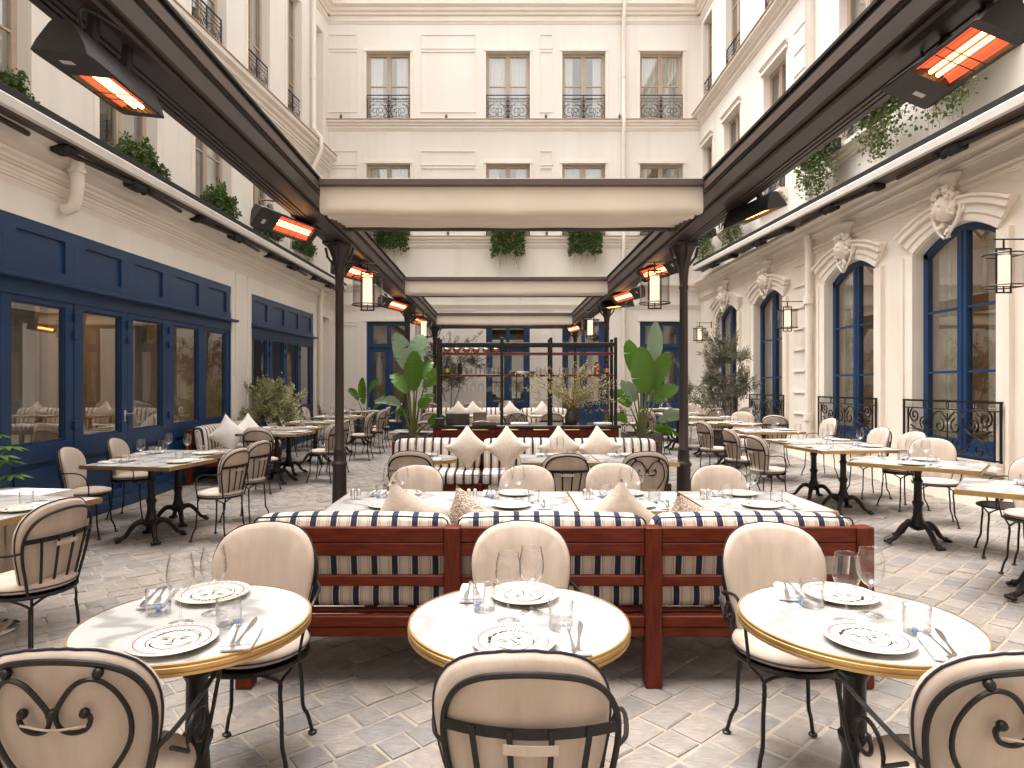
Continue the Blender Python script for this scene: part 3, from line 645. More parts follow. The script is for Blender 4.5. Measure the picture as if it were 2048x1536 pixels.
for z in (4.25, 7.4, 11.6, 12.65): iw.box(-3, 18, -1.58, -.27, z, z+.1)
for u in (8.5, 11.2, 13.2, 15.0, 16.9): iw.box(u, u+.08, -1.58, -.27, 4.4, 12.6)
part('interior_wall', iw, M['room'], lf, False)

# ---- right building: arched windows with carved masks, cream upper floors
rt = thing('hotel_right_wing', 'limestone hotel wing with arched blue windows and carved masks on the right', 'building', (5.9, 9, .1))
RW = [(7.20,8.66),(9.56,11.02),(12.66,14.10),(15.10,16.56)]
ops = [(3.6,5.06,.60,3.28,.24)] + [(a, b, .60, 3.28, .24) for a, b in RW] + [(17.25,17.75,.2,3.0,0)]
w = MB(xfR); wall(w, -3, 18.03, -.2, 4.45, ops, .21); part('wall', w, M['stone'], rt, False)
c = MB(xfR); c.add([(17.25,-.205,.2),(17.75,-.205,.2),(17.75,-.205,3.0),(17.25,-.205,3.0)], [(0,1,2,3)]); part('blind_door', c, M['stone'], rt, False)
c = MB(xfR)
seg = [-3, 3.9] + [x for a, b in [(3.6,5.06)]+RW for x in ((a+b)/2-.16, (a+b)/2+.16)][1:] 
seg = [-3] + [x for a, b in [(3.6,5.06)]+RW for x in ((a+b)/2-.15, (a+b)/2+.15)] + [18.0]
for i in range(0, len(seg), 2):
    mould(c, CORN(3.86, .06, .035), seg[i], seg[i+1]); mould(c, CORN(3.935, .05, .05), seg[i], seg[i+1])
for v, h, p in ((4.14,.08,.06),(4.23,.22,.20)): mould(c, CORN(v, h, p), -3, 18.0)
mould(c, [(-.01,-.2),(.05,-.2),(.05,.42),(.03,.46),(-.01,.46)], -3, 18.0)
part('cornice', c, M['stone'], rt)
for a, b in RW:
    c = MB(xfR)
    for s0, s1, p in ((.0,.17,.035),(.17,.215,.06)):
        for (x0, x1) in ((a-s1, a-s0), (b+s0, b+s1)): c.box(x0+(.002 if s0 == 0 else 0), x1-(.002 if s0 == 0 else 0), 0, p, .47, 3.27)
    K = 14; A = arch(a, b, 3.28, .24, K)
    for (s0, s1, p) in ((.012,.10,.035),(.10,.20,.055),(.20,.27,.095),(.27,.30,.12)):
        O = [(x + (x-(a+b)/2)/((b-a)/2)*s0, z+s0) for x, z in A]; Q = [(x + (x-(a+b)/2)/((b-a)/2)*s1, z+s1) for x, z in A]
        for i in range(K):
            c.add([(O[i][0],p,O[i][1]),(O[i+1][0],p,O[i+1][1]),(Q[i+1][0],p,Q[i+1][1]),(Q[i][0],p,Q[i][1]),(O[i][0],0,O[i][1]),(O[i+1][0],0,O[i+1][1]),(Q[i+1][0],0,Q[i+1][1]),(Q[i][0],0,Q[i][1])], [(0,1,2,3),(0,4,5,1),(2,6,7,3)] + ([(0,3,7,4)] if i == 0 else []) + ([(1,5,6,2)] if i == K-1 else []))
    part('window_surround', c, M['stone'], rt, True, 25)
    c = MB(xfR); c.prism([(-.22,.50),(.10,.50),(.12,.53),(.12,.57),(-.22,.60)], a-.12, b+.12, 'x'); part('sill', c, M['stone'], rt, False)
    casement(rt, xfR, a, b, .60, 3.28, -.15, M['navy'], .085, (1.68, 2.48), .24, (M['beige_curtain'], .34), .16, t=.035)
    c = MB(xfR); c.box(a+.09, (a+b)/2-.09, -.19, -.13, .72, .84); part('kick_panel', c, M['navy'], rt, False); c = MB(xfR); c.box((a+b)/2+.09, b-.09, -.19, -.13, .72, .84); part('kick_panel', c, M['navy'], rt, False)
    fix(railing(rt, xfR, (a+b)/2, .63, .07, ME_RAILB, radians(90)))
for i in range(9): c = MB(xfR); c.box(11.78, 12.22, 0, .022, .98+.40*i-.012, .98+.40*i+.012); part('rusticated_joint', c, M['stone'], rt, False)
c = MB(xfR); c.tube([(11.45,.13,4.2),(11.45,.10,3.9),(11.45,.10,.35)], .06, 10); c.tube([(11.45,.10,3.12),(11.45,.10,2.98)], .085, 10); c.tube([(11.45,.10,1.0),(11.45,.10,.88)], .08, 10); part('downpipe', c, M['trim'], rt)
c = MB(xfR); c.tube([(11.45,.10,4.8),(11.45,.10,8.7),(11.45,.3,9.0),(11.45,.3,9.3),(11.45,.1,9.5),(11.45,.1,13)], .055, 10); part('downpipe', c, M['trim'], rt)
# carved keystone masks
def mask_mesh(seed):
    r = random.Random(seed); mb = MB(); nu, nv = 22, 16
    def f(i, j):
        th = (i-.5)*pi*1.15; ph = (j-.5)*pi*.98
        d = Vector((sin(th)*cos(ph), -cos(th)*cos(ph), sin(ph))); x, z = d.x, d.z; k = 1.0
        def g(cx, cz, s, a): return a*math.exp(-((x-cx)**2+(z-cz)**2)/(2*s*s))
        k += g(0,-.08,.09,.42)+g(0,.10,.06,.22)+g(0,-.36,.12,.16)+g(0,-.66,.16,.20)+g(-.27,.22,.14,.12)+g(.27,.22,.14,.12)-g(-.28,.03,.10,.24)-g(.28,.03,.10,.24)-g(0,-.49,.07,.16)+g(-.4,-.22,.14,.06)+g(.4,-.22,.14,.06)
        return (d.x*.105*k, d.y*.12*k, d.z*.15*k)
    mb.grid(f, nu, nv)
    for k in range(70):
        a = r.uniform(-.75, pi+.75); rr = r.uniform(.095, .165); mb.ball((rr*cos(a)*1.05, -.03-r.uniform(-.05,.08)*max(.2,sin(a)), .03+rr*sin(a)*1.2), r.uniform(.02,.036), 6, 4)
    mb.lathe([(.06,-.05),(.05,.05),(.09,.14),(.12,.17),(.12,.20),(.02,.20)], 10, (0,.03,.15), True, 1.2, .8)
    for s in (-1, 1):
        mb.tube([(s*x, .0, z) for x, z in spiral(.165, -.04, .075, .018, radians(110), radians(-420), 20)], .016, 6)
        mb.tube(crom([(s*.19,.0,.02),(s*.17,-.01,-.13),(s*.10,-.02,-.24),(s*.015,-.02,-.33)], 3), .022, 6, taper=[1.1-.06*i for i in range(10)])
    for k in range(9): mb.ball((r.uniform(-.06,.06), -.05+r.uniform(0,.05), -.17-.018*k), .034-.002*k, 6, 4, 1, .7, 1)
    return mb
for i, (a, b) in enumerate(RW):
    c = mask_mesh(i+4); o = ob('carved_mask', mesh('carved_mask', c, M['stone']), rt, (5.58, (a+b)/2, 3.72), radians(-90)); fix(o); o.scale = (1.25, 1.25, 1.15)
# upper floors
u2 = [(4.9,6.1),(7.0,8.2),(9.5,10.7),(12.6,13.7),(15.0,16.1),(16.9,17.7)]; u2b = [(9.4,10.6),(12.57,13.65),(15.0,16.06),(16.97,17.75)]; u3 = [(9.6,10.7),(12.6,13.6),(14.97,15.95),(16.97,17.7)]
ops = [(a, b, 5.42, 6.95, 0) for a, b in u2] + [(a, b, 7.25, 8.16, 0) for a, b in u2b] + [(a, b, 9.18, 11.6, 0) for a, b in u3]
w = MB(xfR); wall(w, -3, 18.03, 4.44, 12.75, ops, .24); part('upper_wall', w, M['cream'], rt, False)
c = MB(xfR)
for v, h, p in ((8.82,.10,.07),(8.94,.22,.22),(11.75,.12,.06),(12.0,.3,.24),(12.35,.25,.34)): mould(c, CORN(v, h, p), -3, 18.0)
for a, b in u2: mould(c, CORN(5.20, .215, .16), a-.12, b+.12)
for a, b in u2b: c.box(a-.08, b+.08, 0, .05, 8.163, 8.22); mould(c, CORN(8.24, .10, .08), a-.10, b+.10)
part('cornice', c, M['trim'], rt)
for i in range(9): c = MB(xfR); c.box(11.78, 12.22, 0, .016, 4.9+.42*i, 4.915+.42*i); part('rusticated_joint', c, M['trim'], rt, False)
c = MB(xfR); c.box(-3, 17.98, 0, .25, 9.163, 9.176); part('lead_capping', c, M['taupe'], rt, False)
for i, (a, b) in enumerate(u2): casement(rt, xfR, a, b, 5.42, 6.95, -.16, M['taupe'], .08, (6.2,), 0, (M['curtain'], .3), .12, seed=i); fix(railing(rt, xfR, (a+b)/2, 5.43, .06, ME_RAILS, radians(90)))
for i, (a, b) in enumerate(u2b): casement(rt, xfR, a, b, 7.25, 8.16, -.17, M['taupe'], .08, (), 0, (M['curtain'], .4), .12, seed=i)
for i, (a, b) in enumerate(u3): casement(rt, xfR, a, b, 9.18, 11.6, -.17, M['taupe'], .08, (10.1, 10.9), 0, (M['curtain'], .4), .12, seed=i); fix(railing(rt, xfR, (a+b)/2, 9.19, -.03, ME_RAILS, radians(90)))
iw = MB(xfR); iw.box(-3, 18, -3.4, -3.3, -.1, 12.75)
for z in (-.1, 4.4, 7.05, 8.75, 12.65): iw.box(-3, 18, -3.28, -.25, z, z+.1)
for u in (-2.9, 6.4, 9.1, 11.8, 14.5, 16.85, 17.9): iw.box(u, u+.08, -3.28, -.25, 0, 12.6)
part('interior_wall', iw, M['room'], rt, False)
for ua, ub in ((6.6,8.9),(9.3,11.6),(12.0,14.3),(14.7,16.7)): gl_ = MB(xfR); gl_.box(ua, ub, -3.2, -3.1, 2.75, 2.85); part('cove_and_fill_light', gl_, M['glow'], rt, False)  # strip known behind one window only; the others added to light the rooms
# wing behind the viewer, closing the courtyard
fr = thing('hotel_front_wing', 'plain cream hotel wing behind the viewer', 'building', (0, -4, 0))
w = MB(lambda u, n, v: (u, -3.2+n, v)); wall(w, -8, 6, -.2, 12.7, [(-3,-1.8,3.7,5.4,0),(-.5,.7,3.7,5.4,0),(2,3.2,3.7,5.4,0)], .2); part('wall', w, M['cream'], fr, False)
# ================================================================== PERGOLA, AWNINGS, HEATERS, LANTERNS
pg = thing('pergola', 'dark bronze pergola with three retracted beige canopies spanning the courtyard', 'pergola', (0, 0, 0))
for x0, x1, sg in ((-1.905, -1.575, 1), (1.765, 2.105, -1)):
    B = MB(); inn = x1 if sg > 0 else x0
    B.cbox(x0, x1, -1.5, 17.3, 3.05, 3.16, .008)
    B.cbox(x0+.012, x1-.012, -1.5, 17.3, 3.19, 3.30, .006)
    for k in range(3):
        o = .05+.035*k; xx = x0+o if sg > 0 else x1-o; B.box(xx-.011, xx+.011, -1.5, 17.3, 3.042, 3.0505)
    B.cbox(inn-.10 if sg > 0 else inn+.03, inn-.03 if sg > 0 else inn+.10, -1.5, 17.3, 3.022, 3.0505, .01)
    b = part('beam', B, M['bronze'], pg)
    g = MB(); g.box(x0+.02, x1-.02, -1.5, 17.29, 3.155, 3.195); part('shadow_gap', g, M['black'], b, False)  # recess strip blackened to carry its shade in the colour
    l = MB(); l.box(x0-.006, x1+.006, -1.5, 17.3, 3.30, 3.318); part('cap_strip', l, M['black'], b, False)
    l = MB(); fx = inn+.004*sg
    l.box(min(fx-.014*sg, fx), max(fx-.014*sg, fx), -1.5, 17.28, 3.20, 3.262); part('fascia', l, M['bronze_lt'], b, False)
colprof = [(.088,0),(.088,.02),(.080,.03),(.072,.62),(.082,.635),(.084,.66),(.072,.675),(.062,.69),(.066,.74),(.058,.79),(.064,.80),(.064,.815),(.050,.83),(.0475,1.2),(.043,2.50),(.050,2.51),(.050,2.54),(.044,2.55),(.046,2.62),(.055,2.72),(.078,2.84),(.112,2.93),(.125,2.95),(.125,2.975),(.135,2.98),(.135,3.0)]
for yi, yy in enumerate((6.9, 11.9, 16.9)):
    for xx in (-1.75, 1.99):
        g = G(xx, yy); C_ = MB(); C_.lathe([(r, z if z > .9 else z) for r, z in colprof], 20, (xx, yy, g))
        sh = 3.045-3.0-g
        C_.v = [(x, y, z+sh if z > g+1.0 else z) for x, y, z in C_.v]
        c0 = part('column', C_, M['bronze'], pg, True, 50)
        A = MB(); A.cbox(xx-.15, xx+.15, yy-.15, yy+.15, 3.015, 3.046, .006)
        for sx, sy in ((1,0),(-1,0),(0,1),(0,-1)): A.tube([(xx+sx*.05,yy+sy*.05,2.80),(xx+sx*.13,yy+sy*.13,2.90),(xx+sx*.15,yy+sy*.15,3.0)], .014, 6)
        part('capital', A, M['bronze'], c0)
def canopy(y0, sc_=1.0):
    x0, x1 = -1.575+.004, 1.765-.004
    B = MB(); B.cbox(x0, x1, y0-.03, y0+.03, 3.236, 3.298, .006); b = part('canopy_bar', B, M['bronze_lt'], pg)
    pr = [(.012,3.242),(.004,3.18),(-.004,3.10),(-.006,3.04),(.004,3.018),(.03,3.010),(.13,3.022),(.16,3.04),(.17,3.08),(.182,3.16),(.20,3.205),(.215,3.15),(.235,3.06),(.28,3.03),(.33,3.045),(.35,3.10),(.36,3.18),(.375,3.2),(.39,3.14),(.42,3.075),(.47,3.06),(.51,3.09),(.525,3.17),(.54,3.2),(.56,3.13),(.60,3.085),(.65,3.09),(.68,3.16),(.70,3.2),(.72,3.13),(.77,3.10),(.82,3.12),(.84,3.19),(.87,3.2),(.89,3.14),(.93,3.115),(.97,3.13),(1.0,3.18)]
    pr = [(p[0], p[1]) for p in crom([(a, b_, 0) for a, b_ in pr], 2)]
    F = MB(); nx = 40
    F.grid(lambda i, j: (x0+(x1-x0)*i, y0+pr[min(len(pr)-1, round(j*(len(pr)-1)))][0], pr[min(len(pr)-1, round(j*(len(pr)-1)))][1] - .016*sin(pi*i)*(3.21-pr[min(len(pr)-1, round(j*(len(pr)-1)))][1])/.2 + .004*sin(i*23+y0)*sin(j*9)), nx, len(pr)-1)
    part('canopy_fabric', F, M['canvas'], pg, True, 80)
    R_ = MB(); R_.cbox(x0, x1, y0+1.06, y0+1.12, 3.115, 3.20, .006); part('canopy_rear_bar', R_, M['bronze'], pg)
for y0 in (5.52, 10.45, 15.6): canopy(y0)
E = MB(); E.cbox(-1.57, 1.76, 17.05, 17.2, 3.05, 3.2, .006); part('end_beam', E, M['bronze'], pg)

# ---- awning cassettes along both walls
def awning(name, label, X, sg, y0, y1, zf, segs):
    t = thing(name, label, 'awning', (X, y0, zf(y0)))
    def q(x, y, z): return (X+sg*x, y, zf(y)+z)
    def pt(nm, mb, m): o = part(nm, mb, m, t, True); o.matrix_parent_inverse = Matrix.Translation(-Vector((X, y0, zf(y0)))); return o
    a = MB(q); a.cbox(-.36, -.035, y0, y1, .03, .095, .008); a.cbox(-.03, -.002, y0, y1, .055, .125, .004); pt('cassette', a, M['black'])
    f = MB(q); f.prism([(-.034,-.065),(-.012,-.075),(.010,-.055),(.014,.03),(-.004,.052),(-.034,.052)], y0-.01, y1+.01, 'y'); pt('front_bar', f, M['white_metal'])
    d = MB(q); d.cbox(-.30, -.045, y0, y1, -.075, .028, .012); pt('fabric_roll_cover', d, M['bronze_lt'])
    for k in range(segs):
        ya = y0+(y1-y0)*(k+.08)/segs; yb = y0+(y1-y0)*(k+.92)/segs; ym = (ya+yb)/2
        r = MB(q); r.tube([(-.18, ya, -.12), (-.09, ym-.06, -.115)], .028, 6); r.tube([(-.18, yb, -.12), (-.10, ym+.10, -.135)], .026, 6); pt('folding_arm', r, M['bronze'])
        j = MB(q); j.cbox(-.20, -.05, ym-.14, ym+.16, -.165, -.078, .02); j.ball((-.09, ym-.06, -.15), .05, 8, 6); j.ball((-.11, ym+.16, -.15), .042, 8, 6); j.cbox(-.12, -.05, ym+.20, ym+.30, -.15, -.09, .015); j.tube([(-.1,ym-.2,-.10),(-.1,ym+.3,-.10)], .012, 6); pt('elbow_joint', j, M['black'])
        c = MB(q); c.cbox(-.25, -.06, ya-.09, ya+.09, -.155, -.076, .02); c.ball((-.16, ya+.1, -.11), .036, 8, 6); pt('bracket', c, M['black'])
awning('folding_awning', 'long retracted white fronted awning above the navy shopfronts', -4.30, 1, .5, 17.75, lambda y: 4.00+.019*(y-5.45), 6)
awning('folding_awning', 'long retracted white fronted awning above the arched windows', 5.12, -1, .5, 16.9, lambda y: 4.33+.028*(y-6.2), 6)

# ---- infrared heaters
def heater_tpl(L_=.60, W=.225, H=.13):
    h = L_/2; B = MB()
    sec = lambda s: [(-W*.5*s, -H*.42), (-W*.42*s, -H*.1), (-W*.22*s, H*.45), (-W*.14*s, H*.58), (W*.14*s, H*.58), (W*.22*s, H*.45), (W*.42*s, -H*.1), (W*.5*s, -H*.42)]
    ysq = [(-h, 1.0), (-h+.03, 1.06), (-h+.25, 1.0), (0, .92), (h-.02, .94), (h, .84)]
    vs_ = []; fs = []; m = 8
    for y, s in ysq: vs_ += [(x, y, z) for x, z in sec(s)]
    for i in range(len(ysq)-1):
        for k_ in range(m-1): fs.append((i*m+k_, i*m+k_+1, (i+1)*m+k_+1, (i+1)*m+k_))
    fs += [tuple(range(m)), tuple((len(ysq)-1)*m+k_ for k_ in range(m))]
    B.add(vs_, fs)
    z = -H*.42; e0, e1 = -h+.20, h-.05; w = W*.40
    # rim plate with the opening
    B.add([(-W*.5,-h,z),(W*.5,-h,z),(W*.48,e0,z),(-W*.48,e0,z)], [(0,1,2,3)])
    B.add([(-W*.46,e1,z),(W*.46,e1,z),(W*.42,h,z),(-W*.42,h,z)], [(0,1,2,3)])
    for s in (-1, 1): B.add([(s*w,e0,z),(s*W*.485,e0,z),(s*W*.465,e1,z),(s*w,e1,z)], [(0,1,2,3)])
    for s in (-1, 1): B.add([(s*w,e0,z),(s*w,e1,z),(s*w*.7,e1,z+.05),(s*w*.7,e0,z+.05)], [(0,1,2,3)])
    for y in (e0, e1): B.add([(-w,y,z),(w,y,z),(w*.7,y,z+.05),(-w*.7,y,z+.05)], [(0,1,2,3)])
    body = mesh('housing', B, M['dark_plastic'], True, 30)
    r = MB(); r.grid(lambda i, j: ((i-.5)*2*w*.98, e0+(e1-e0)*j, z+.012+.036*(1-(2*i-1)**2)), 6, 1); refl = mesh('reflector', r, M['heat'])
    t = MB()
    for x in (-.012, .022): t.tube([(x, e0+.015, z+.02), (x, e1-.015, z+.02)], .010, 8)
    tube = mesh('heating_tube', t, M['tubeglow'])
    g = MB()
    for k_ in range(7):
        x = -w*.92+2*w*.92*k_/6; g.box(x-.0008, x+.0008, e0, e1, z-.004, z-.001)
    for y in (e0+.15, e1-.14): g.box(-w, w, y-.002, y+.002, z-.005, z-.0015)
    grille = mesh('grille', g, M['dark_plastic'], False)
    brs = []
    for s in (-.12, .12): c = MB(); c.cbox(-.018, .018, s-.02, s+.02, H*.5, H*.5+.13, .004); c.ball((0, s, H*.5+.06), .022, 8, 6); brs.append(('bracket', mesh('bracket', c, M['black']), []))
    lb = MB(); lb.box(-.05, .0, -h+.07, -h+.10, z-.0025, z-.001); lbm = mesh('label_plate', lb, M['label'], False)
    ca = MB(); ca.tube(crom([(0,-.18,H*.55),(.03,-.24,H*.55+.08),(.08,-.1,H*.5+.10),(.06,.02,H*.5+.12)], 5), .007, 6); cam_ = mesh('cable', ca, M['dark_plastic'])
    return [('housing', body, [('label_plate', lbm)]), ('reflector', refl, []), ('heating_tube', tube, []), ('grille', grille, []), ('cable', cam_, [])] + brs
HT = heater_tpl()
def heater(loc, a, n, label):
    y = Vector(a).normalized(); z = -Vector(n); z = (z - y*z.dot(y)).normalized(); x = y.cross(z)
    m = Matrix((x, y, z)).transposed().to_4x4(); m.translation = Vector(loc)
    inst(HT, 'patio_heater', label, 'heater', None, group='infrared heaters under the pergola beams', mtx=m)
heater((-1.72,2.78,2.86), (0,1,.0), (-.10,-.05,-1), 'large glowing heater at top left, nearest on the left beam')
heater((1.92,2.70,2.90), (0,-1,0), (-.42,-.15,-1), 'large bright yellow glowing heater at top right, nearest on the right beam')
heater((-1.98,5.85,3.0), (.66,.72,-.14), (.25,-.62,-.75), 'glowing heater on the left beam just before the nearest left column')
heater((2.14,5.38,2.98), (.22,-.97,.02), (.30,-.25,-.92), 'dark backed heater with orange slit before the nearest right column')
heater((-1.80,7.85,2.93), (.66,.72,-.14), (.25,-.62,-.75), 'red heater glowing behind the nearest left pergola lantern')
heater((2.06,8.2,3.02), (-.66,.72,-.14), (-.25,-.62,-.75), 'red heater glowing behind the nearest right pergola lantern')
heater((-1.88,11.2,2.96), (.66,.72,-.14), (.25,-.62,-.75), 'heater at the head of the second left column')
heater((2.10,10.5,3.02), (-.66,.72,-.14), (-.25,-.62,-.75), 'glowing heater midway between the first and second right columns')
heater((2.12,11.5,2.98), (-.62,.78,0), (.10,-.2,-.95), 'winged heater at the head of the second right column')
heater((-1.85,14.2,2.98), (.66,.72,-.14), (.25,-.62,-.75), 'small far heater above the second left pergola lantern')
heater((1.90,15.9,2.98), (-.66,.72,-.14), (-.25,-.62,-.75), 'smallest far heater on the right beam near the back wall')

# ---- cylindrical glass lanterns on arms
def lantern_tpl(arm, plate):
    r = .165; h = .30
    fr_ = MB()
    for z in (-h/2, h/2): fr_.tube([(r*cos(2*pi*k_/28), r*sin(2*pi*k_/28), z) for k_ in range(28)], .0065, 5, True)
    for z in (-h/2, h/2): fr_.box(-r, r, -.004, .004, z-.004, z+.004)
    w = .068; z0, z1 = -h/2-.058, h/2+.058
    for s in (-1, 1): fr_.cbox(s*w-.007, s*w+.007, -.007, .007, z0, z1, .002)
    for z in (z0, z1): fr_.cbox(-w-.007, w+.007, -.0072, .0072, z-.007, z+.007, .002)
    fr_.box(-.006, .006, -.006, .006, z1, z1+.09); fr_.box(-.005, .005, -.005, .005, z0, -h/2+.02)
    fr_.box(-.03, .03, -.03, .03, z1-.012, z1-.005)
    frame = mesh('frame', fr_, M['iron'])
    g = MB(); g.lathe([(r-.008, -h/2), (r-.008, h/2)], 32, cap=False); glass = mesh('glass_cylinder', g, M['lampglass'])
    s = MB(); s.lathe([(.049, -h/2+.008), (.05, -h/2+.012), (.05, h/2-.012), (.049, h/2-.008)], 20); shade = mesh('lamp_shade', s, M['lamp'])
    a = MB(); za = z1+.09; a.cbox(min(-.09, arm), max(.09, arm), -.007, .007, za-.006, za+.006, .002); a.cbox(arm-.01, arm+.01, -.02, .02, za-plate, za+plate*.25, .003); armm = mesh('arm', a, M['iron'])
    return [('frame', frame, []), ('glass_cylinder', glass, []), ('lamp_shade', shade, []), ('arm', armm, [])]
LTL, LTR, LTW = lantern_tpl(-.30, .10), lantern_tpl(.32, .10), lantern_tpl(.30, .13)
def lantern(tp, loc, rz, label, s=1.0):
    o = inst(tp, 'lantern', label, 'lantern', loc, rz, 'cylindrical glass lanterns'); o.scale = (s, s, s); return o
lantern(LTL, (-1.445, 6.9, 2.53), 0, 'lit glass lantern hanging beside the nearest left pergola column')
lantern(LTR, (1.675, 6.9, 2.55), 0, 'lit glass lantern hanging beside the nearest right pergola column')
lantern(LTL, (-1.44, 11.9, 2.57), 0, 'smaller lit lantern beside the second left pergola column')
lantern(LTR, (1.68, 11.9, 2.59), 0, 'smaller lit lantern beside the second right pergola column')
lantern(LTW, (5.15, 6.5, 2.68), 0, 'wall lantern at the right edge before the nearest arched window', 1.08); lantern(LTW, (5.31, 11.75, 2.74), 0, 'wall lantern on the pier between the second and third arched windows', 1.08); lantern(LTW, (5.33, 17.0, 2.88), 0, 'farthest wall lantern above the olive tree at the right', 1.05)
# small floodlights standing on the ledges of the back wall
fl = MB(); fl.cbox(-.05, .05, -.03, .03, 0, .02, .005); fl.cbox(-.035, .035, -.03, .02, .04, .11, .01); fl.tube([(0,0,.02),(0,0,.05)], .012, 6); fl.tube([(0,.0,.10),(0,.02,.16)], .014, 6)
me_fl = mesh('floodlight', fl, M['bronze_lt'])
for (x, z, l) in ((-4.5,9.02,'small floodlight on the upper ledge left of the first window'),(-1.53,9.02,'small floodlight on the upper ledge between first and second windows'),(1.28,9.02,'small floodlight on the upper ledge between second and third windows'),(3.36,9.02,'small floodlight on the upper ledge beside the downpipe'),(-1.48,5.73,'small floodlight on the lower ledge between first and second ivy boxes'),(1.30,5.73,'small floodlight on the lower ledge between second and third ivy boxes')):
    one('floodlight', me_fl, l, 'floodlight', (x, 17.9, z), 0, 'floodlights on the back wall ledges')
# ================================================================== FURNITURE
# ---- chairs: local frame, sitter faces +Y
def by(x, z): return -.165 - .19*(z-.43) + .045*(x/.2)**2
def bp3(x, z, d=0.0): return (x, by(x, z)+d, z)
HOOP = [(.145,.42),(.168,.52),(.192,.62),(.203,.71),(.195,.78),(.165,.835),(.115,.868),(.055,.882),(0,.886)]
HOOP = [(x, .42+(z-.42)*.95) for x, z in HOOP]
HOOP = HOOP + [(-x, z) for x, z in reversed(HOOP[:-1])]
def chair_parts(style, cushioned=True):
    T = []
    fr_ = MB(); fr_.tube(crom([bp3(x, z) for x, z in HOOP], 4), .0078, 7)
    back = mesh('back_frame', fr_, M['iron'])
    subs = []
    if style == 'slat':
        T.append(('back_frame', back, []))
        b = MB(); b.flat([bp3(-.2+.4*i/8, .718, -.004) for i in range(9)], .005, .024, (0,0,1)); T.append(('cross_bar', mesh('cross_bar', b, M['iron']), []))
        for x0, x1 in ((-.135,-.098),(-.048,-.036),(.048,.036),(.135,.098)):
            s = MB(); s.sweep([bp3(x0, .728, -.010), bp3((x0+x1)/2, .58, -.010), bp3(x1, .425, -.008)], [(-.0068,-.0025),(.0068,-.0025),(.0068,.0025),(-.0068,.0025)], False, (0,1,.19)); T.append(('slat', mesh('slat', s, M['iron']), []))
        s = MB(); s.flat([bp3(-.062+.124*i/4, .685, -.017) for i in range(5)], .004, .022, (0,0,1)); T.append(('strap', mesh('strap', s, M['cushion']), []))
    else:
        T.append(('back_frame', back, []))
        for sg in (-1, 1):
            P = [(.0,.44),(.055,.512),(.115,.578),(.155,.648),(.160,.719),(.138,.781),(.102,.817),(.062,.811),(.030,.776),(.008,.735),(.014,.700),(.040,.686),(.070,.694),(.082,.719),(.073,.735)]
            s = MB(); s.tube(crom([bp3(sg*x, z, -.012) for x, z in P], 4), .0064, 6); s.ball(bp3(sg*.071, .735, -.012), .0125, 8, 6); T.append(('heart_scroll', mesh('heart_scroll', s, M['iron']), []))
        for cx_, cz_ in ((0,.735),(-.105,.831),(.105,.831)): s = MB(); s.ball(bp3(cx_, cz_, -.012 if cx_ == 0 else -.006), .0135, 8, 6); T.append(('clasp', mesh('clasp', s, M['iron']), []))
        s = MB(); s.tube(crom([bp3(-.075,.709,-.02), bp3(0,.700,-.022), bp3(.075,.706,-.02)], 4), .003, 5); T.append(('tie_string', mesh('tie_string', s, M['cushion']), []))
    # seat
    s = MB(); s.tube([(.205*cos(2*pi*k/28), .205*sin(2*pi*k/28), .425) for k in range(28)], .010, 6, True); s.lathe([(.20,.422),(.20,.428)], 28); T.append(('seat_frame', mesh('seat_frame', s, M['iron']), []))
    for sg in (-1, 1):
        a = MB()
        if style == 'slat':
            a.tube(crom([bp3(sg*.203,.665,0), (sg*.232,-.10,.655), (sg*.245,.0,.655), (sg*.238,.075,.625), (sg*.215,.105,.54), (sg*.195,.10,.43)], 5), .0064, 6)
        else:
            a.tube(crom([bp3(sg*.190,.60,0), (sg*.225,-.10,.635), (sg*.245,.03,.675), (sg*.240,.13,.690), (sg*.222,.155,.63), (sg*.205,.145,.52), (sg*.19,.125,.43)], 5), .0064, 6)
            sp = [(y, z) for y, z in spiral(.02, .565, .075, .012, radians(200), radians(-250), 22)]
            a.tube([(sg*.228, y, z) for y, z in [(-.14,.60)] + sp], .0065, 6); a.ball((sg*.228, sp[-1][0], sp[-1][1]), .012, 8, 6)
        T.append(('arm', mesh('arm', a, M['iron']), []))
    for sx in (-1, 1):
        for sy in (-1, 1):
            l = MB(); a0 = atan2(sy, sx)
            l.tube(crom([(sx*.138, sy*.142, .335), (sx*.146, sy*.150, .24), (sx*.150, sy*.155, .135), (sx*.166, sy*.172, .085), (sx*.182, sy*.188, .006)], 3), .0082, 6)
            for da in (-.42, .42):
                l.tube(crom([(.203*cos(a0+da), .203*sin(a0+da), .424), (.20*cos(a0+da*.55), .20*sin(a0+da*.55), .405), (sx*.140, sy*.144, .37), (sx*.139, sy*.143, .325)], 3), .0068, 5)
            l.lathe([(.019,0),(.019,.006),(.010,.012)], 8, (sx*.182, sy*.188, 0)); T.append(('leg', mesh('leg', l, M['iron']), []))
    if cushioned:
        c = MB(); c.lathe([(.02,.430),(.17,.432),(.205,.440),(.213,.456),(.205,.474),(.16,.487),(.07,.492),(.01,.493)], 28); p = MB(); p.tube([(.2135*cos(2*pi*k/32), .2135*sin(2*pi*k/32), .456) for k in range(32)], .0035, 5, True)
        T.append(('seat_cushion', mesh('seat_cushion', c, M['cushion'], True, 80), [('piping', mesh('piping', p, M['piping']))]))
        out = [(x*1.045, .44+(z-.42)*1.045) for x, z in HOOP]; out = [(p_[0], p_[1]) for p_ in crom([(x, z, 0) for x, z in out], 3)]
        bot = [(-.10,.452),(0,.449),(.10,.452)]; ol = out + bot; n = len(ol); cx, cz = 0, .67
        c = MB(); rings = []
        rr = random.Random(3 if style == 'slat' else 5)
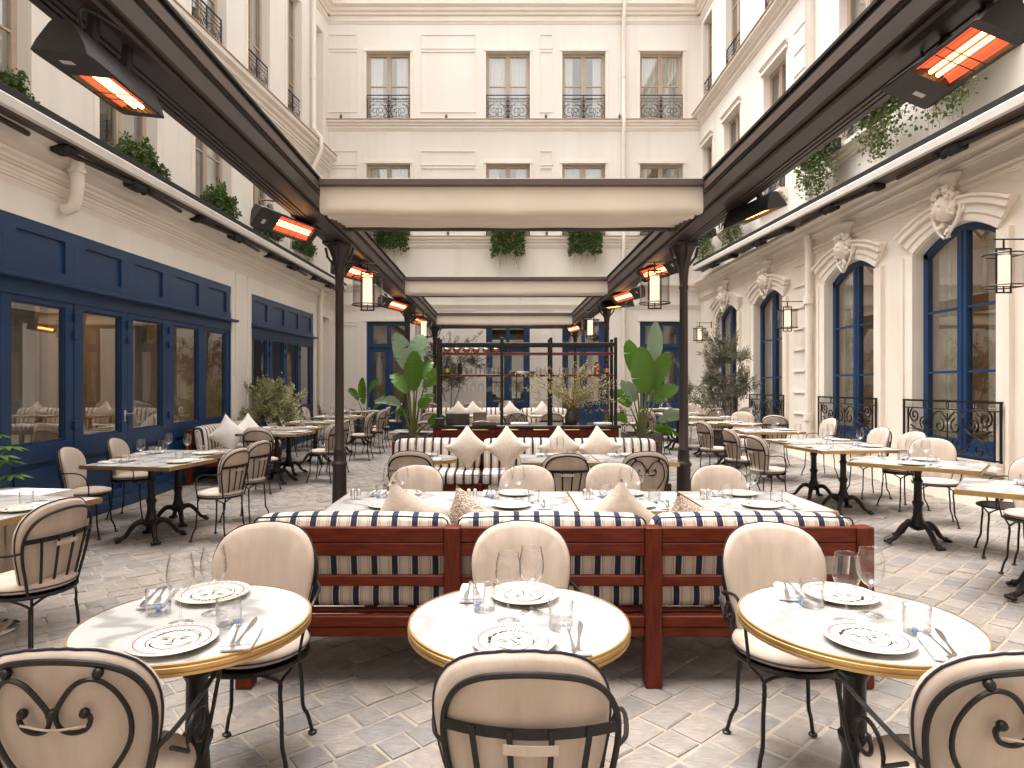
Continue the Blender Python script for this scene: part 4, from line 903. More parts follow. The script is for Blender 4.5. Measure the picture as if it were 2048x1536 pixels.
        wob = [rr.uniform(-.006, .006) for _ in range(n)]; pl_ = [rr.uniform(-1, 1) for _ in range(n)]
        for s_, d in ((.2,-.0005),(.7,.0),(.93,.004),(1.0,.022),(.975,.046),(.90,.056),(.6,.062),(.2,.063)):
            rings.append([bp3(cx+(x-cx)*s_, cz+(z-cz)*(s_+(wob[i]*.9 if s_ > .8 else 0)), .012+d+(max(0, z-.70)*.022*pl_[i]*(1 if .85 < s_ < .98 and d > .03 else 0))) for i, (x, z) in enumerate(ol)])
        vs_ = [p_ for r_ in rings for p_ in r_]; fs = [(i*n+k, i*n+(k+1) % n, (i+1)*n+(k+1) % n, (i+1)*n+k) for i in range(len(rings)-1) for k in range(n)] + [tuple(range(n-1,-1,-1)), tuple((len(rings)-1)*n+k for k in range(n))]
        c.add(vs_, fs); p = MB(); p.tube(rings[3], .0038, 5, True)
        T.append(('back_cushion', mesh('back_cushion', c, M['cushion'], True, 80), [('piping', mesh('piping', p, M['piping']))]))
    return T
CS, CH = chair_parts('slat'), chair_parts('heart')
CB = chair_parts('slat', False)
NCH = [0]
def chair(tp, x, y, deg, label, group='cream cushioned iron chairs'):
    c = inst(tp, 'iron_chair', label, 'chair', (x, y, G(x, y)+.001), radians(deg+RND.uniform(-2, 2)), group)
    for o in c.children:   # loose cushions never sit quite alike
        if o.name.startswith('back_cushion'): o.location = (RND.uniform(-.005,.005), RND.uniform(0,.004), RND.uniform(-.008,.006)); o.rotation_euler = (RND.uniform(-.008,.008), RND.uniform(-.022,.022), 0); o.scale = (RND.uniform(.985,1.012), 1, RND.uniform(.985,1.01))
        elif o.name.startswith('seat_cushion'): o.location = (RND.uniform(-.008,.008), RND.uniform(-.008,.008), 0); o.rotation_euler = (0, 0, RND.uniform(-.3,.3)); o.scale = (1, 1, RND.uniform(.97,1.03))
    return c
# deg: 0 faces away from viewer, 180 faces viewer, 90 faces left, -90 faces right

# ---- tables
def pedestal(mb):
    mb.lathe([(.075,.17),(.060,.20),(.042,.25),(.036,.34),(.048,.37),(.050,.385),(.036,.40),(.034,.46),(.033,.56),(.044,.585),(.030,.61),(.030,.66),(.055,.70),(.11,.712),(.11,.72)], 14)
    mb.lathe([(.02,.12),(.05,.13),(.08,.17)], 14)
def feet_parts():
    out = []
    for k in range(4):
        a = radians(45+90*k); f = MB(); c, s = cos(a), sin(a)
        P = [(.03,.15),(.08,.178),(.13,.168),(.18,.115),(.225,.052),(.285,.026)]
        f.sweep(crom([(r*c, r*s, z) for r, z in P], 3), [(-.022,-.018),(.022,-.018),(.026,.004),(.014,.022),(-.014,.022),(-.026,.004)], False, (0,0,1), [1.3-.6*i/15 for i in range(16)])
        for d in (-.026, 0, .026): f.ball((.292*c - d*s, .292*s + d*c, .018), .019, 7, 5, 1.15, 1.15, .9)
        f.ball((.275*c, .275*s, .028), .026, 7, 5)
        out.append(('foot', mesh('foot', f, M['iron']), []))
    return out
FEET = feet_parts(); pm_ = MB(); pedestal(pm_); PED = ('pedestal', mesh('pedestal', pm_, M['iron']), [])
def brass_prof(z): return [(0,-.036),(.004,-.034),(.004,-.026),(.0005,-.024),(.0005,-.021),(.005,-.019),(.005,-.010),(.001,-.008),(.001,-.006),(.003,-.004),(.003,.0),(0,.0008)]
def round_tpl(r):
    t = MB(); t.lathe([(r-.010,.722),(r-.004,.724),(r-.004,.755)], 56); e = MB(); P = [(r-.02,.719)] + [(r+d-.003, .756+z) for d, z in brass_prof(0)] + [(r-.006,.757)]; e.lathe(P, 56, cap=False)
    return [('marble_top', mesh('marble_top', t, M['marble'], True, 30), [('brass_edge', mesh('brass_edge', e, M['brass'], True, 20))]), PED] + FEET
def rect_tpl(w, d, chrome=False):
    t = MB(); t.box(-w/2+.004, w/2-.004, -d/2+.004, d/2-.004, .722, .755); e = MB()
    for (dd, z0, z1) in ((.0,.720,.7575),(.004,.722,.731),(.005,.7345,.745),(.003,.749,.7555)):
        x, y = w/2-.003+dd, d/2-.003+dd
        V = [(-x,-y,z0),(x,-y,z0),(x,y,z0),(-x,y,z0),(-x,-y,z1),(x,-y,z1),(x,y,z1),(-x,y,z1)]; e.add(V, [(0,1,5,4),(1,2,6,5),(2,3,7,6),(3,0,4,7)])
        xi, yi = w/2-.0045, d/2-.0045; 
        e.add([(-x,-y,z1),(x,-y,z1),(x,y,z1),(-x,y,z1),(-xi,-yi,z1),(xi,-yi,z1),(xi,yi,z1),(-xi,yi,z1)], [(0,1,5,4),(1,2,6,5),(2,3,7,6),(3,0,4,7)])
    top = [('marble_top', mesh('marble_top', t, M['marble'], False), [('brass_edge', mesh('brass_edge', e, M['brass'], False))])]
    if chrome:
        p = MB(); p.lathe([(.21,0),(.21,.012),(.17,.022),(.05,.035),(.032,.05),(.032,.70),(.10,.715),(.10,.72)], 28); return top + [('pedestal', mesh('pedestal', p, M['chrome'], True, 30), [])]
    return top + [PED] + FEET
TR = round_tpl(.35); TA = rect_tpl(.762, .72); TL = rect_tpl(.93, .74); TR1 = rect_tpl(1.02, .77); TC = rect_tpl(.92, .90, True); TB = rect_tpl(.765, .76)
def table(tp, x, y, deg, label): return inst(tp, 'bistro_table', label, 'table', (x, y, G(x, y)+.001), radians(deg), 'marble topped brass edged bistro tables')

# ---- place settings (local frame: diner sits at -Y and faces +Y)
def plate_tpl(seed):
    r = random.Random(seed); p = MB(); R_ = .122
    p.lathe([(.06,0),(.085,.004),(R_-.004,.014),(R_,.0175),(R_-.003,.0190),(.098,.0150),(.080,.0115),(.04,.0105),(.004,.0105)], 44)
    d = MB(); u = MB(); b = MB()
    def zz(x, y):
        q = hypot(x, y); return (.0112 if q < .078 else .0112+(q-.078)/(.122-.078)*.0088) + .0006
    def line(mb, pts, w=.0015):
        P = [(x, y, zz(x, y)) for x, y in pts]; vs_ = []; n = len(P)
        for i in range(n):
            a = P[max(0, i-1)]; c = P[min(n-1, i+1)]; dx, dy = c[0]-a[0], c[1]-a[1]; l = hypot(dx, dy) or 1; ww = w*(.55+.9*sin(pi*(i+.5)/n)); vs_ += [(P[i][0]-dy/l*ww, P[i][1]+dx/l*ww, P[i][2]), (P[i][0]+dy/l*ww, P[i][1]-dx/l*ww, P[i][2])]
        mb.add(vs_, [(2*i, 2*i+1, 2*i+3, 2*i+2) for i in range(n-1)])
    # pink ring with black and blue dashes
    g0 = r.uniform(0, 6.28)
    line2 = [(.101*cos(g0+5.2*k/60), .101*sin(g0+5.2*k/60)) for k in range(61)]
    P = [(x, y, zz(x, y)) for x, y in line2]
    u.add([(x*(1+s*.022), y*(1+s*.022), zz(x*(1+s*.022), y*(1+s*.022))) for (x, y, z) in P for s in (-1, 1)], [(2*i, 2*i+1, 2*i+3, 2*i+2) for i in range(60)])
    for k in range(30):
        a = g0+5.4*k/30; line(d, [(.107*cos(a), .107*sin(a)), (.1125*cos(a), .1125*sin(a))], .0016)
        if 6 < k < 24: line(b, [(.090*cos(a+.05), .090*sin(a+.05)), (.0955*cos(a+.05), .0955*sin(a+.05))], .0017)
    # loose line drawing of a face: hair squiggles, brows, eyes, nose, mouth, jaw
    t = r.uniform(-.3, .3)
    rot = lambda x, y: (x*cos(t)-y*sin(t), x*sin(t)+y*cos(t))
    def dr(pts, w=.0014): w *= 1.35; line(d, [rot(x, y) for x, y, _ in crom([(x, y, 0) for x, y in pts], 5)], w)
    for k in range(15):
        a = radians(20+140*k/14); q = .070; x, y = q*cos(a), q*sin(a)
        dr([(x*.92, y*.92), (x*1.05+.006*r.uniform(-1,1), y*1.02), (x*.98+.008, y*1.1), (x*1.12, y*1.16)], .0012)
    for k in range(16):
        for sgn in (-1, 1):
            a = radians(-35+60*k/15); x, y = sgn*.068*cos(a), .068*sin(a); line(d, [rot(x, y), rot(x*1.06, y*1.06+.002)], .0011)
    for sgn in (-1, 1):
        dr([(sgn*.042, .018), (sgn*.028, .026), (sgn*.014, .020)], .001); dr([(sgn*.036, .008), (sgn*.026, .013), (sgn*.017, .008), (sgn*.026, .005)], .0013)
        dr([(sgn*.056,-.012), (sgn*.050,-.032), (sgn*.030,-.052)], .0014)
    dr([(.002,.022), (.0,.0), (.003,-.014), (-.006,-.016)], .0012); dr([(-.013,-.032), (0,-.029), (.013,-.032)], .0012); dr([(-.030,-.052), (0,-.063), (.030,-.052)], .001)
    return [('plate_body', mesh('plate_body', p, M['plate'], True, 60), []), ('painted_face', mesh('painted_face', d, M['ink'], False), []), ('pink_rim_line', mesh('pink_rim_line', u, M['pink'], False), []), ('blue_dashes', mesh('blue_dashes', b, M['blue'], False), [])]
PL = [plate_tpl(s) for s in (1, 2, 3)]
w = MB(); w.lathe([(.036,.0),(.037,.0015),(.030,.003),(.010,.006),(.0045,.012),(.0038,.03),(.0038,.085),(.006,.094),(.018,.102),(.032,.118),(.0395,.138),(.041,.155),(.038,.185),(.0325,.212),(.0331,.2145),(.0325,.2165),(.0312,.2155),(.0318,.213)], 26, cap=False); ME_WINE = mesh('wine_glass', w, M['glass'], True, 70)
w = MB(); w.tube([(.0378*cos(2*pi*k/28), .0378*sin(2*pi*k/28), .091) for k in range(28)], .0012, 5, True); w.lathe([(.001,.010),(.034,.010),(.0375,.012),(.0385,.09),(.0380,.0915),(.0365,.09),(.0355,.012),(.002,.012)], 28, cap=False); ME_TUM = mesh('glass_body', w, M['glass'], True, 60)
w = MB(); w.ball((0,0,.0), .0098, 14, 10); ME_BEAD = mesh('blue_bead', w, M['bead'])
TUM = [('glass_body', ME_TUM, [])]
w = MB(); w.rbox((0,0,.006), (.042,.085,.0058), .005, .002); w.rbox((-.002,.003,.0145), (.040,.080,.0035), .003, .0012); ME_NAP = mesh('napkin', w, M['napkin'])
w = MB(); w.sweep([(0,-.10,.002),(0,-.05,.003),(0,-.01,.003)], [(-.005,-.0015),(.005,-.0015),(.005,.0025),(-.005,.0025)], False, (0,0,1), [1.2,.9,.7]); w.sweep([(0,-.01,.003),(.001,.03,.003),(.002,.075,.003),(-.002,.105,.003)], [(-.008,-.0007),(.008,-.0007),(.008,.0007),(-.008,.0007)], False, (0,0,1), [.6,1,1,.25]); ME_KNIFE = mesh('knife', w, M['steel'])
w = MB(); w.sweep([(0,-.095,.002),(0,-.03,.004),(0,.02,.004),(0,.045,.0025)], [(-.005,-.001),(.005,-.001),(.005,.0018),(-.005,.0018)], False, (0,0,1), [1.3,.7,.6,1.6])
for d in (-.0085,-.0028,.0028,.0085): w.sweep([(d*.9,.043,.0025),(d,.07,.0018),(d,.095,.005)], [(-.0013,-.0008),(.0013,-.0008),(.0013,.0008),(-.0013,.0008)], False, (0,0,1))
ME_FORK = mesh('fork', w, M['steel'])
GP = {'plate': 'hand painted face plates', 'wine': 'clear wine glasses on tables', 'tum': 'clear tumblers on tables', 'nap': 'folded white napkins', 'knife': 'steel knives on napkins', 'fork': 'steel forks on napkins', 'bead': 'blue glass bead picks'}
pcount = [0]
def item(kind, x, y, z, rz, where):
    if kind == 'plate':
        pcount[0] += 1; inst(PL[pcount[0] % 3], 'dinner_plate', 'face painted plate '+where, 'plate', (x, y, z), rz, GP['plate'])
    elif kind == 'wine': one('wine_glass', ME_WINE, 'empty wine glass '+where, 'wine glass', (x, y, z), rz, GP['wine'])
    elif kind == 'tum': inst(TUM, 'water_tumbler', 'clear tumbler '+where, 'tumbler', (x, y, z-.0095), rz, GP['tum'])
    elif kind == 'bead': one('blue_bead', ME_BEAD, 'blue round bead '+where, 'bead', (x, y, z+.0098), rz, GP['bead'])
    elif kind == 'nap': one('napkin', ME_NAP, 'folded white napkin '+where, 'napkin', (x, y, z), rz, GP['nap'])
    elif kind == 'knife': one('knife', ME_KNIFE, 'steel knife '+where, 'knife', (x, y, z+.0195), rz, GP['knife'])
    elif kind == 'fork': one('fork', ME_FORK, 'steel fork '+where, 'fork', (x, y, z+.0195), rz, GP['fork'])
def setting(tx, ty, tdeg, lx, ly, ldeg, side, phrase, kinds=('plate','nap','knife','fork','wine','tum','bead'), dep=.215, flip=1):
    """one cover: diner edge point (lx,ly) in table frame, looking along ldeg"""
    a = radians(tdeg); b = a+radians(ldeg); z = G(tx, ty)+.7585
    def W(px, py):
        ex = lx + px*cos(radians(ldeg)) - py*sin(radians(ldeg)); ey = ly + px*sin(radians(ldeg)) + py*cos(radians(ldeg))
        return tx + ex*cos(a) - ey*sin(a), ty + ex*sin(a) + ey*cos(a)
    where = ('at the %s side of %s' % (side, phrase)) if side else 'on '+phrase
    j = RND.uniform
    if 'plate' in kinds: item('plate', *W(-.015+j(-.01,.01), .145+j(-.008,.008)), z, b+j(-.4,.4), where)
    nx, ny = .165*flip+j(-.01,.01), .135+j(-.012,.012); nr = b+j(-.10,.10)-.06*flip
    if 'nap' in kinds: item('nap', *W(nx, ny), z, nr, where)
    if 'knife' in kinds: item('knife', *W(nx+.012, ny+.018), z, nr-.05, where)
    if 'fork' in kinds: item('fork', *W(nx-.016, ny+.006), z, nr+.10, where)
    if 'wine' in kinds: item('wine', *W(-.045*flip+j(-.012,.012), .315+j(-.01,.01)), z, 0, where)
    if 'tum' in kinds: item('tum', *W(.125*flip+j(-.02,.02), .265+j(-.015,.015)), z, 0, where)
    if 'bead' in kinds: item('bead', *W(.125*flip+.012, .252), z, 0, where)
def covers2(tx, ty, deg, half, phrase, axis='y', kinds=None, sides=('near','far')):
    kw = {} if kinds is None else {'kinds': kinds}
    if axis == 'y':
        setting(tx, ty, deg, 0, -half, 0, sides[0], phrase, **kw); setting(tx, ty, deg, 0, half, 180, sides[1], phrase, **kw)
    else:
        setting(tx, ty, deg, -half, 0, -90, sides[0], phrase, **kw); setting(tx, ty, deg, half, 0, 90, sides[1], phrase, **kw)
FAR = ('plate','wine','nap','tum')

# ---- three round tables in the foreground
for x, nm, rot in ((-.97,'left',8), (.058,'middle',0), (1.132,'right',-10)):
    table(TR, x, 2.03, rot, 'round marble table with brass edge, %s of the three in front' % nm)
    covers2(x, 2.03, {'left': 14, 'middle': 0, 'right': -14}[nm], .35, 'the %s front round table' % nm)
chair(CH, -1.05, 1.71, 3, 'heart scroll backed chair in the near left corner, back to viewer')
chair(CS, .075, 1.645, 0, 'slat backed chair in the near middle, back to viewer')
chair(CH, 1.19, 1.66, 2, 'heart scroll backed chair in the near right corner, back to viewer')
chair(CS, -.985, 2.55, 184, 'cushioned chair facing the viewer behind the left front round table')
chair(CS, .085, 2.56, 180, 'cushioned chair facing the viewer behind the middle front round table')
chair(CH, 1.150, 2.55, 175, 'cushioned chair facing the viewer behind the right front round table')

# ---- mahogany sofas with striped cushions; local: sitter faces +Y, back plane at y=0
def sofa_tpl(xs_, depth=.68, sm='stripe'):
    T = []; n = len(xs_)-1
    for x in xs_:
        p = MB(); p.cbox(x-.042, x+.042, -.035, .042, 0, .80, .006); T.append(('post', mesh('post', p, M['woodz']), []))
        p = MB(); p.cbox(x-.035, x+.035, depth-.07, depth, 0, .36, .006); T.append(('front_leg', mesh('front_leg', p, M['woodz']), []))
        p = MB(); p.cbox(x-.022, x+.022, .043, depth-.071, .26, .345, .005); T.append(('side_rail', mesh('side_rail', p, M['wood']), []))
    for k in range(n):
        a, b = xs_[k]+.0425, xs_[k+1]-.0425
        for nm, z0, z1, y0, y1 in (('back_board',.723,.797,-.022,.012),('back_board',.655,.720,-.022,.012),('back_board',.504,.556,-.016,.014),('seat_rail',.303,.356,-.022,.02),('seat_rail',.252,.300,-.018,.02)):
            q = MB(); q.cbox(a, b, y0, y1, z0, z1, .004); T.append((nm, mesh(nm, q, M['wood']), []))
        q = MB(); q.cbox(a, b, depth-.05, depth-.015, .27, .355, .004); T.append(('front_rail', mesh('front_rail', q, M['wood']), []))
        for s in range(5): 
            q = MB(); y = .05+s*(depth-.12)/4.4; q.cbox(a, b, y, y+.06, .345, .360, .003); T.append(('seat_slat', mesh('seat_slat', q, M['wood']), []))
        w_ = b-a
        q = MB(); q.rbox(((a+b)/2, .40, .425), (w_/2+.028, .305, .064), .035, .012); p = MB()
        hx, hy = w_/2+.024, .300
        ring = [( (a+b)/2+sx*hx, .40+sy*hy, .474) for sx, sy in ((-1,-1),(1,-1),(1,1),(-1,1))]
        p.tube(crom(ring, 1, True) if False else [((a+b)/2 + max(-hx, min(hx, (hx+.02)*cx_)), .40 + max(-hy, min(hy, (hy+.02)*cy_)), .470) for cx_, cy_ in [(-1,-.9),(-.95,-1),(.95,-1),(1,-.9),(1,.9),(.95,1),(-.95,1),(-1,.9)]], .0045, 5, True)
        T.append(('seat_cushion', mesh('seat_cushion', q, M[sm], True, 80), [('piping', mesh('piping', p, M['piping']))]))
        ln = .13
        xfm = lambda o: (o[0], o[1] - ln*(o[2]-.5), o[2])
        q = MB(); q.rbox(((a+b)/2, .150, .650), (w_/2+.022, .080, .188), .06, .014, xfm); p = MB()
        hw_ = w_/2+.020
        p.tube([xfm(((a+b)/2+cx_*hw_, .150-.072, .650+cz_*.186)) for cx_, cz_ in [(-1,-.9),(-1,.75),(-.985,.90),(-.95,.985),(-.5,1.03),(0,1.04),(.5,1.03),(.95,.985),(.985,.90),(1,.75),(1,-.9)]], .0045, 5)
        T.append(('back_cushion', mesh('back_cushion', q, M[sm], True, 80), [('piping', mesh('piping', p, M['piping']))]))
    return T
SOF = sofa_tpl([-1.545,-.512,.488,1.538])
inst(SOF, 'banquette_sofa', 'mahogany sofa with striped cushions seen from behind, nearest the viewer', 'sofa', (.272, 3.175, 0), 0, 'striped mahogany sofas')
SOF2 = sofa_tpl([-1.64,-.55,.55,1.64])
inst(SOF2, 'banquette_sofa', 'striped sofa facing the viewer in front of the wooden bar', 'sofa', (.31, 8.05, G(.3,8.0)), radians(180), 'striped mahogany sofas')
inst(SOF2, 'banquette_sofa', 'far striped sofa seen through the bar shelves', 'sofa', (-.1, 14.75, G(0,14.5)+.001), radians(180), 'striped mahogany sofas')
SOF3 = sofa_tpl([-.98, 0, .98])
inst(SOF3, 'banquette_sofa', 'small striped sofa against the left shopfront', 'sofa', (-4.60, 10.35, G(-4.5,10.3)+.001), radians(-90), 'striped mahogany sofas')

# ---- pillows
def pillow_mesh(name, s, th, m, pinch=.16):
    mb = MB(); n = 16
    for sg in (-1, 1):
        def f(i, j):
            x, y = 2*i-1, 2*j-1; t = max(0, (1-x*x))**.5*max(0, (1-y*y))**.5
            return (x*s*(1-pinch*(1-y*y)*abs(x)), sg*th*t**.85, y*s*(1-pinch*(1-x*x)*abs(y)))
        mb.grid(f, n, n)
    return mesh(name, mb, m, True, 80)
ME_PIL = pillow_mesh('pillow', .205, .085, M['pillow']); ME_WEAVE = pillow_mesh('pillow', .185, .08, M['weave']); ME_FLUF = pillow_mesh('pillow', .24, .11, M['fluff'], .2)
def pillow(me, x, y, z, tilt, roll, rz, label):
    m = Matrix.Translation((x, y, z)) @ Matrix.Rotation(radians(rz), 4, 'Z') @ Matrix.Rotation(radians(tilt), 4, 'X') @ Matrix.Rotation(radians(roll), 4, 'Y')
    one('pillow', me, label, 'pillow', None, 0, 'scatter pillows', mtx=m)
pillow(ME_PIL, -.52, 3.52, .735, 22, 30, 8, 'pale linen pillow peeking over the left third of the nearest sofa')
pillow(ME_WEAVE, -.16, 3.50, .725, 20, 36, -28, 'brown woven pillow poking up between left and middle sofa cushions')
pillow(ME_PIL, .66, 3.53, .735, 22, 45, -4, 'pale linen pillow between middle and right cushions of the nearest sofa')
pillow(ME_WEAVE, 1.04, 3.52, .70, 20, 22, 10, 'brown woven pillow over the right third of the nearest sofa')
pillow(ME_PIL, -.40, 7.70, .755, -14, 45, 6, 'leftmost diamond linen pillow on the sofa before the bar')
pillow(ME_PIL, .08, 7.66, .755, -14, 42, -8, 'second diamond linen pillow from left on the sofa before the bar')
pillow(ME_PIL, .72, 7.70, .755, -14, 44, 5, 'third diamond linen pillow from left on the sofa before the bar')
pillow(ME_PIL, 1.19, 7.68, .755, -14, 40, -8, 'rightmost diamond linen pillow on the sofa before the bar')
pillow(ME_FLUF, -4.16, 9.72, .76, -16, 40, 35, 'white pillow on the near end of the small left sofa')
pillow(ME_FLUF, -4.02, 10.12, .76, -16, 52, 48, 'white pillow at the middle of the small left sofa')
for x, l in ((-.95,'leftmost pale pillow on the far sofa behind the bar'), (-.62,'second pale pillow on the far sofa behind the bar'), (.22,'third pale pillow on the far sofa behind the bar'), (.95,'rightmost pale pillow on the far sofa behind the bar')): pillow(ME_PIL, x, 14.38, .755+G(0,14.4), -14, 44, 5, l)

# ---- row of four tables served by the nearest sofa
for i, (x, nm) in enumerate(((-.68,'leftmost'), (.0825,'second'), (.845,'third'), (1.615,'rightmost'))):
    ph = 'the %s table of the sofa row' % nm
    table(TA, x+.0025*i, 4.12, 0, 'square marble table, %s in the row beyond the nearest sofa' % nm)
    covers2(x, 4.12, 0, .36, ph)
for x, l, st in ((-.657,'leftmost',CS), (.20,'second',CH), (.862,'third',CS), (1.66,'rightmost',CS)):
    chair(st, x, 4.70, 180+RND.uniform(-4,4), 'cream chair facing viewer, %s behind the sofa table row' % l)
# ---- group before the back sofa
table(TR, -.80, 6.57, 0, 'small round marble table before the left end of the back sofa'); covers2(-.80, 6.57, 0, .35, 'the round back sofa table', kinds=FAR)
for x, nm in ((.585,'left'), (1.352,'right')): table(TB, x, 6.52, 0, '%s square marble table before the back sofa' % nm); covers2(x, 6.52, 0, .38, 'the %s back sofa table' % nm, kinds=FAR)
chair(CS, -.83, 6.03, 0, 'slat backed chair at the round table before the back sofa')
chair(CS, .60, 6.0, 2, 'slat backed chair at the left square table before the back sofa')
chair(CH, 1.335, 5.98, -2, 'heart backed chair at the right square table before the back sofa')

# ---- left side row, turned a little to follow the shopfront
LT = [(-3.18,3.86,-9,TC,'table cut by the left edge','the table cut by the left edge',1), (-3.42,6.22,-9,TL,'near table beside the left shopfront','the near left shopfront table',1), (-3.54,6.97,-9,TL,'second table beside the left shopfront','the second left shopfront table',1),
      (-3.40,9.65,-6,TL,'third table along the left shopfront','the third left row table',1), (-3.47,10.40,-6,TL,'fourth table along the left shopfront','the fourth left row table',0), (-3.40,11.65,-4,TL,'fifth table along the left wall','the fifth left row table',0), (-3.32,13.0,-3,TL,'sixth table along the left wall','the sixth left row table',0), (-3.30,14.75,-2,TL,'farthest table along the left wall','the farthest left row table',0)]
for x, y, d, tp, nm, ph, full in LT:
    table(tp, x, y, d, 'marble table, '+nm); covers2(x, y, d, .46, ph, 'x', None if full else FAR, ('window','courtyard'))
chair(CS, -2.50, 3.38, 78, 'slat backed chair at the left edge, turned away from viewer')
chair(CS, -4.13, 6.35, -80, 'cream chair against the shopfront at the near left table'); chair(CS, -4.25, 7.32, -84, 'cream chair against the shopfront at the second left table')
chair(CS, -2.76, 6.25, 78, 'slat backed chair on the courtyard side of the near left table'); chair(CS, -2.86, 7.12, 76, 'slat backed chair on the courtyard side of the second left table')
chair(CS, -3.33, 8.90, -2, 'slat backed chair at the near end of the third left table')
chair(CS, -2.72, 9.75, 84, 'slat backed chair on the courtyard side of the third left table'); chair(CS, -2.74, 10.45, 86, 'slat backed chair partly behind the nearest left pergola column')
chair(CH, -2.66, 12.15, 88, 'heart backed chair on the courtyard side past the left column'); chair(CS, -2.62, 13.1, 88, 'slat backed chair courtyard side of the sixth left table, third from door'); chair(CS, -2.68, 14.1, 90, 'slat backed chair courtyard side, second from the back door'); chair(CH, -2.66, 15.7, 90, 'chair nearest the back door on the left aisle')
chair(CS, -4.18, 12.3, -88, 'cream chair half hidden by the variegated bush'); chair(CS, -4.22, 13.5, -88, 'cream chair on the wall side of the sixth left table'); chair(CS, -4.20, 14.2, -88, 'cream chair on the wall side, second from the left back corner'); chair(CS, -4.22, 15.6, -88, 'cream chair in the left back corner')

# ---- right side
RT = [(3.82,4.42,-40,TR1,'turned marble table cut by the right edge','the table cut by the right edge','y'), (3.93,5.98,-42,TR1,'turned marble table below the nearest arched window','the turned near right table','y'),
      (4.02,7.45,6,TR1,'marble table before the pier beside the nearest arched window','the near right double table','x'), (4.06,8.23,6,TR1,'marble table joined behind the one before the nearest arched window','the far right double table','x'),
      (4.02,9.70,4,TL,'marble table below the second arched window','the second arched window table','x'), (4.02,11.1,-40,TR1,'turned marble table near the right downpipe','the turned table by the downpipe','y'), (4.05,12.45,-10,TL,'marble table near the olive tree','the table near the olive tree','x'), (3.80,13.6,0,TL,'marble table past the right pergola column','the table past the right column','x'), (3.95,15.3,-30,TR1,'farthest marble table on the right','the farthest right table','y')]
for i, (x, y, d, tp, nm, ph, ax) in enumerate(RT):
    table(tp, x, y, d, nm); covers2(x, y, d, .50 if ax == 'x' else .385, ph, ax, None if i < 4 else FAR, ('courtyard','wall') if ax == 'x' else ('near','far'))
chair(CS, 4.60, 6.72, 150, 'wide cream chair facing viewer behind the turned near right table'); chair(CS, 4.78, 7.55, 96, 'cream chair on the wall side of the near right double table'); chair(CS, 4.80, 8.30, 92, 'cream chair beside the pier between the nearest arched windows')
chair(CB, 4.38, 5.50, 62, 'bare metal chair without cushions at the right edge')
chair(CH, 4.19, 4.96, 130, 'cushioned chair cut by the right edge')
chair(CS, 3.30, 7.85, -80, 'slat backed chair on the aisle at the near right double table'); chair(CS, 3.32, 8.75, -82, 'slat backed chair on the aisle at the far right double table'); chair(CS, 3.36, 10.0, -80, 'slat backed chair on the aisle below the second arched window')
chair(CS, 4.95, 9.85, 94, 'cream chair with its back to the second arched window'); chair(CS, 4.50, 11.8, 165, 'cream chair facing viewer behind the turned table by the downpipe'); chair(CS, 4.78, 11.0, -30, 'slat backed chair turned to the pier by the downpipe')
chair(CS, 3.22, 12.95, -86, 'slat backed chair just right of the right strelitzia'); chair(CS, 4.85, 12.9, 110, 'cream chair beside the olive tree trunk'); chair(CS, 4.40, 13.2, 10, 'slat backed chair left of the olive tree, back to viewer'); chair(CH, 4.45, 14.5, 178, 'far cream chair facing viewer left of the olive tree'); chair(CS, 3.05, 15.0, -90, 'far chair hidden behind the right strelitzia')

# ---- group behind the bar
for x, nm in ((-.95,'left'), (.10,'middle'), (.98,'right')): table(TB, x, 13.35, 0, '%s marble table before the far sofa behind the bar' % nm); setting(x, 13.35, 0, 0, -.38, 0, 'near', 'the %s table behind the bar' % nm, kinds=('plate','wine'))
chair(CS, -1.32, 12.4, 0, 'slat backed chair seen left of the bar shelves'); chair(CS, -.14, 11.5, 180, 'cream chair seen low behind the bar papers'); chair(CH, .31, 12.5, 0, 'heart backed chair seen through the bar shelves'); chair(CS, 1.0, 12.45, 0, 'slat backed chair behind the flowering branches'); chair(CH, -1.18, 10.2, 4, 'chair just left of the bar end')
for x, l in ((-1.55,'leftmost'), (-.64,'second'), (.16,'third'), (1.0,'rightmost')): chair(CS, x, 16.75, 180, 'far cream chair facing viewer along the back wall, %s of four' % l)
chair(CH, -1.75, 15.9, 0, 'far heart backed chair behind the left strelitzia'); chair(CS, -.75, 15.9, 0, 'far slat backed chair before the second far cream chair')
table(TB, -1.3, 9.85, 0, 'small marble table left of the bar end')
# ---- salt and pepper shakers
w = MB(); w.lathe([(.014,0),(.016,.003),(.0155,.045),(.012,.052),(.0125,.053),(.0125,.064),(.006,.068)], 14); ME_SH = mesh('shaker', w, M['steel'])
for (x, y, d, ph) in ((-.68,4.12,0,'the leftmost table of the sofa row'), (.0825,4.12,0,'the second table of the sofa row'), (.845,4.12,0,'the third table of the sofa row'), (1.615,4.12,0,'the rightmost table of the sofa row'), (-3.42,6.22,-9,'the near left shopfront table'), (-3.54,6.97,-9,'the second left shopfront table'), (3.93,5.98,-42,'the turned near right table'), (4.02,7.45,6,'the near right double table')):
    for k, nm in ((-1,'left'), (1,'right')): one('shaker', ME_SH, '%s small steel shaker on %s' % (nm, ph), 'shaker', (x-.27*cos(radians(d))+k*.02, y+.05-.27*sin(radians(d)), G(x,y)+.7585), 0, 'steel table shakers')
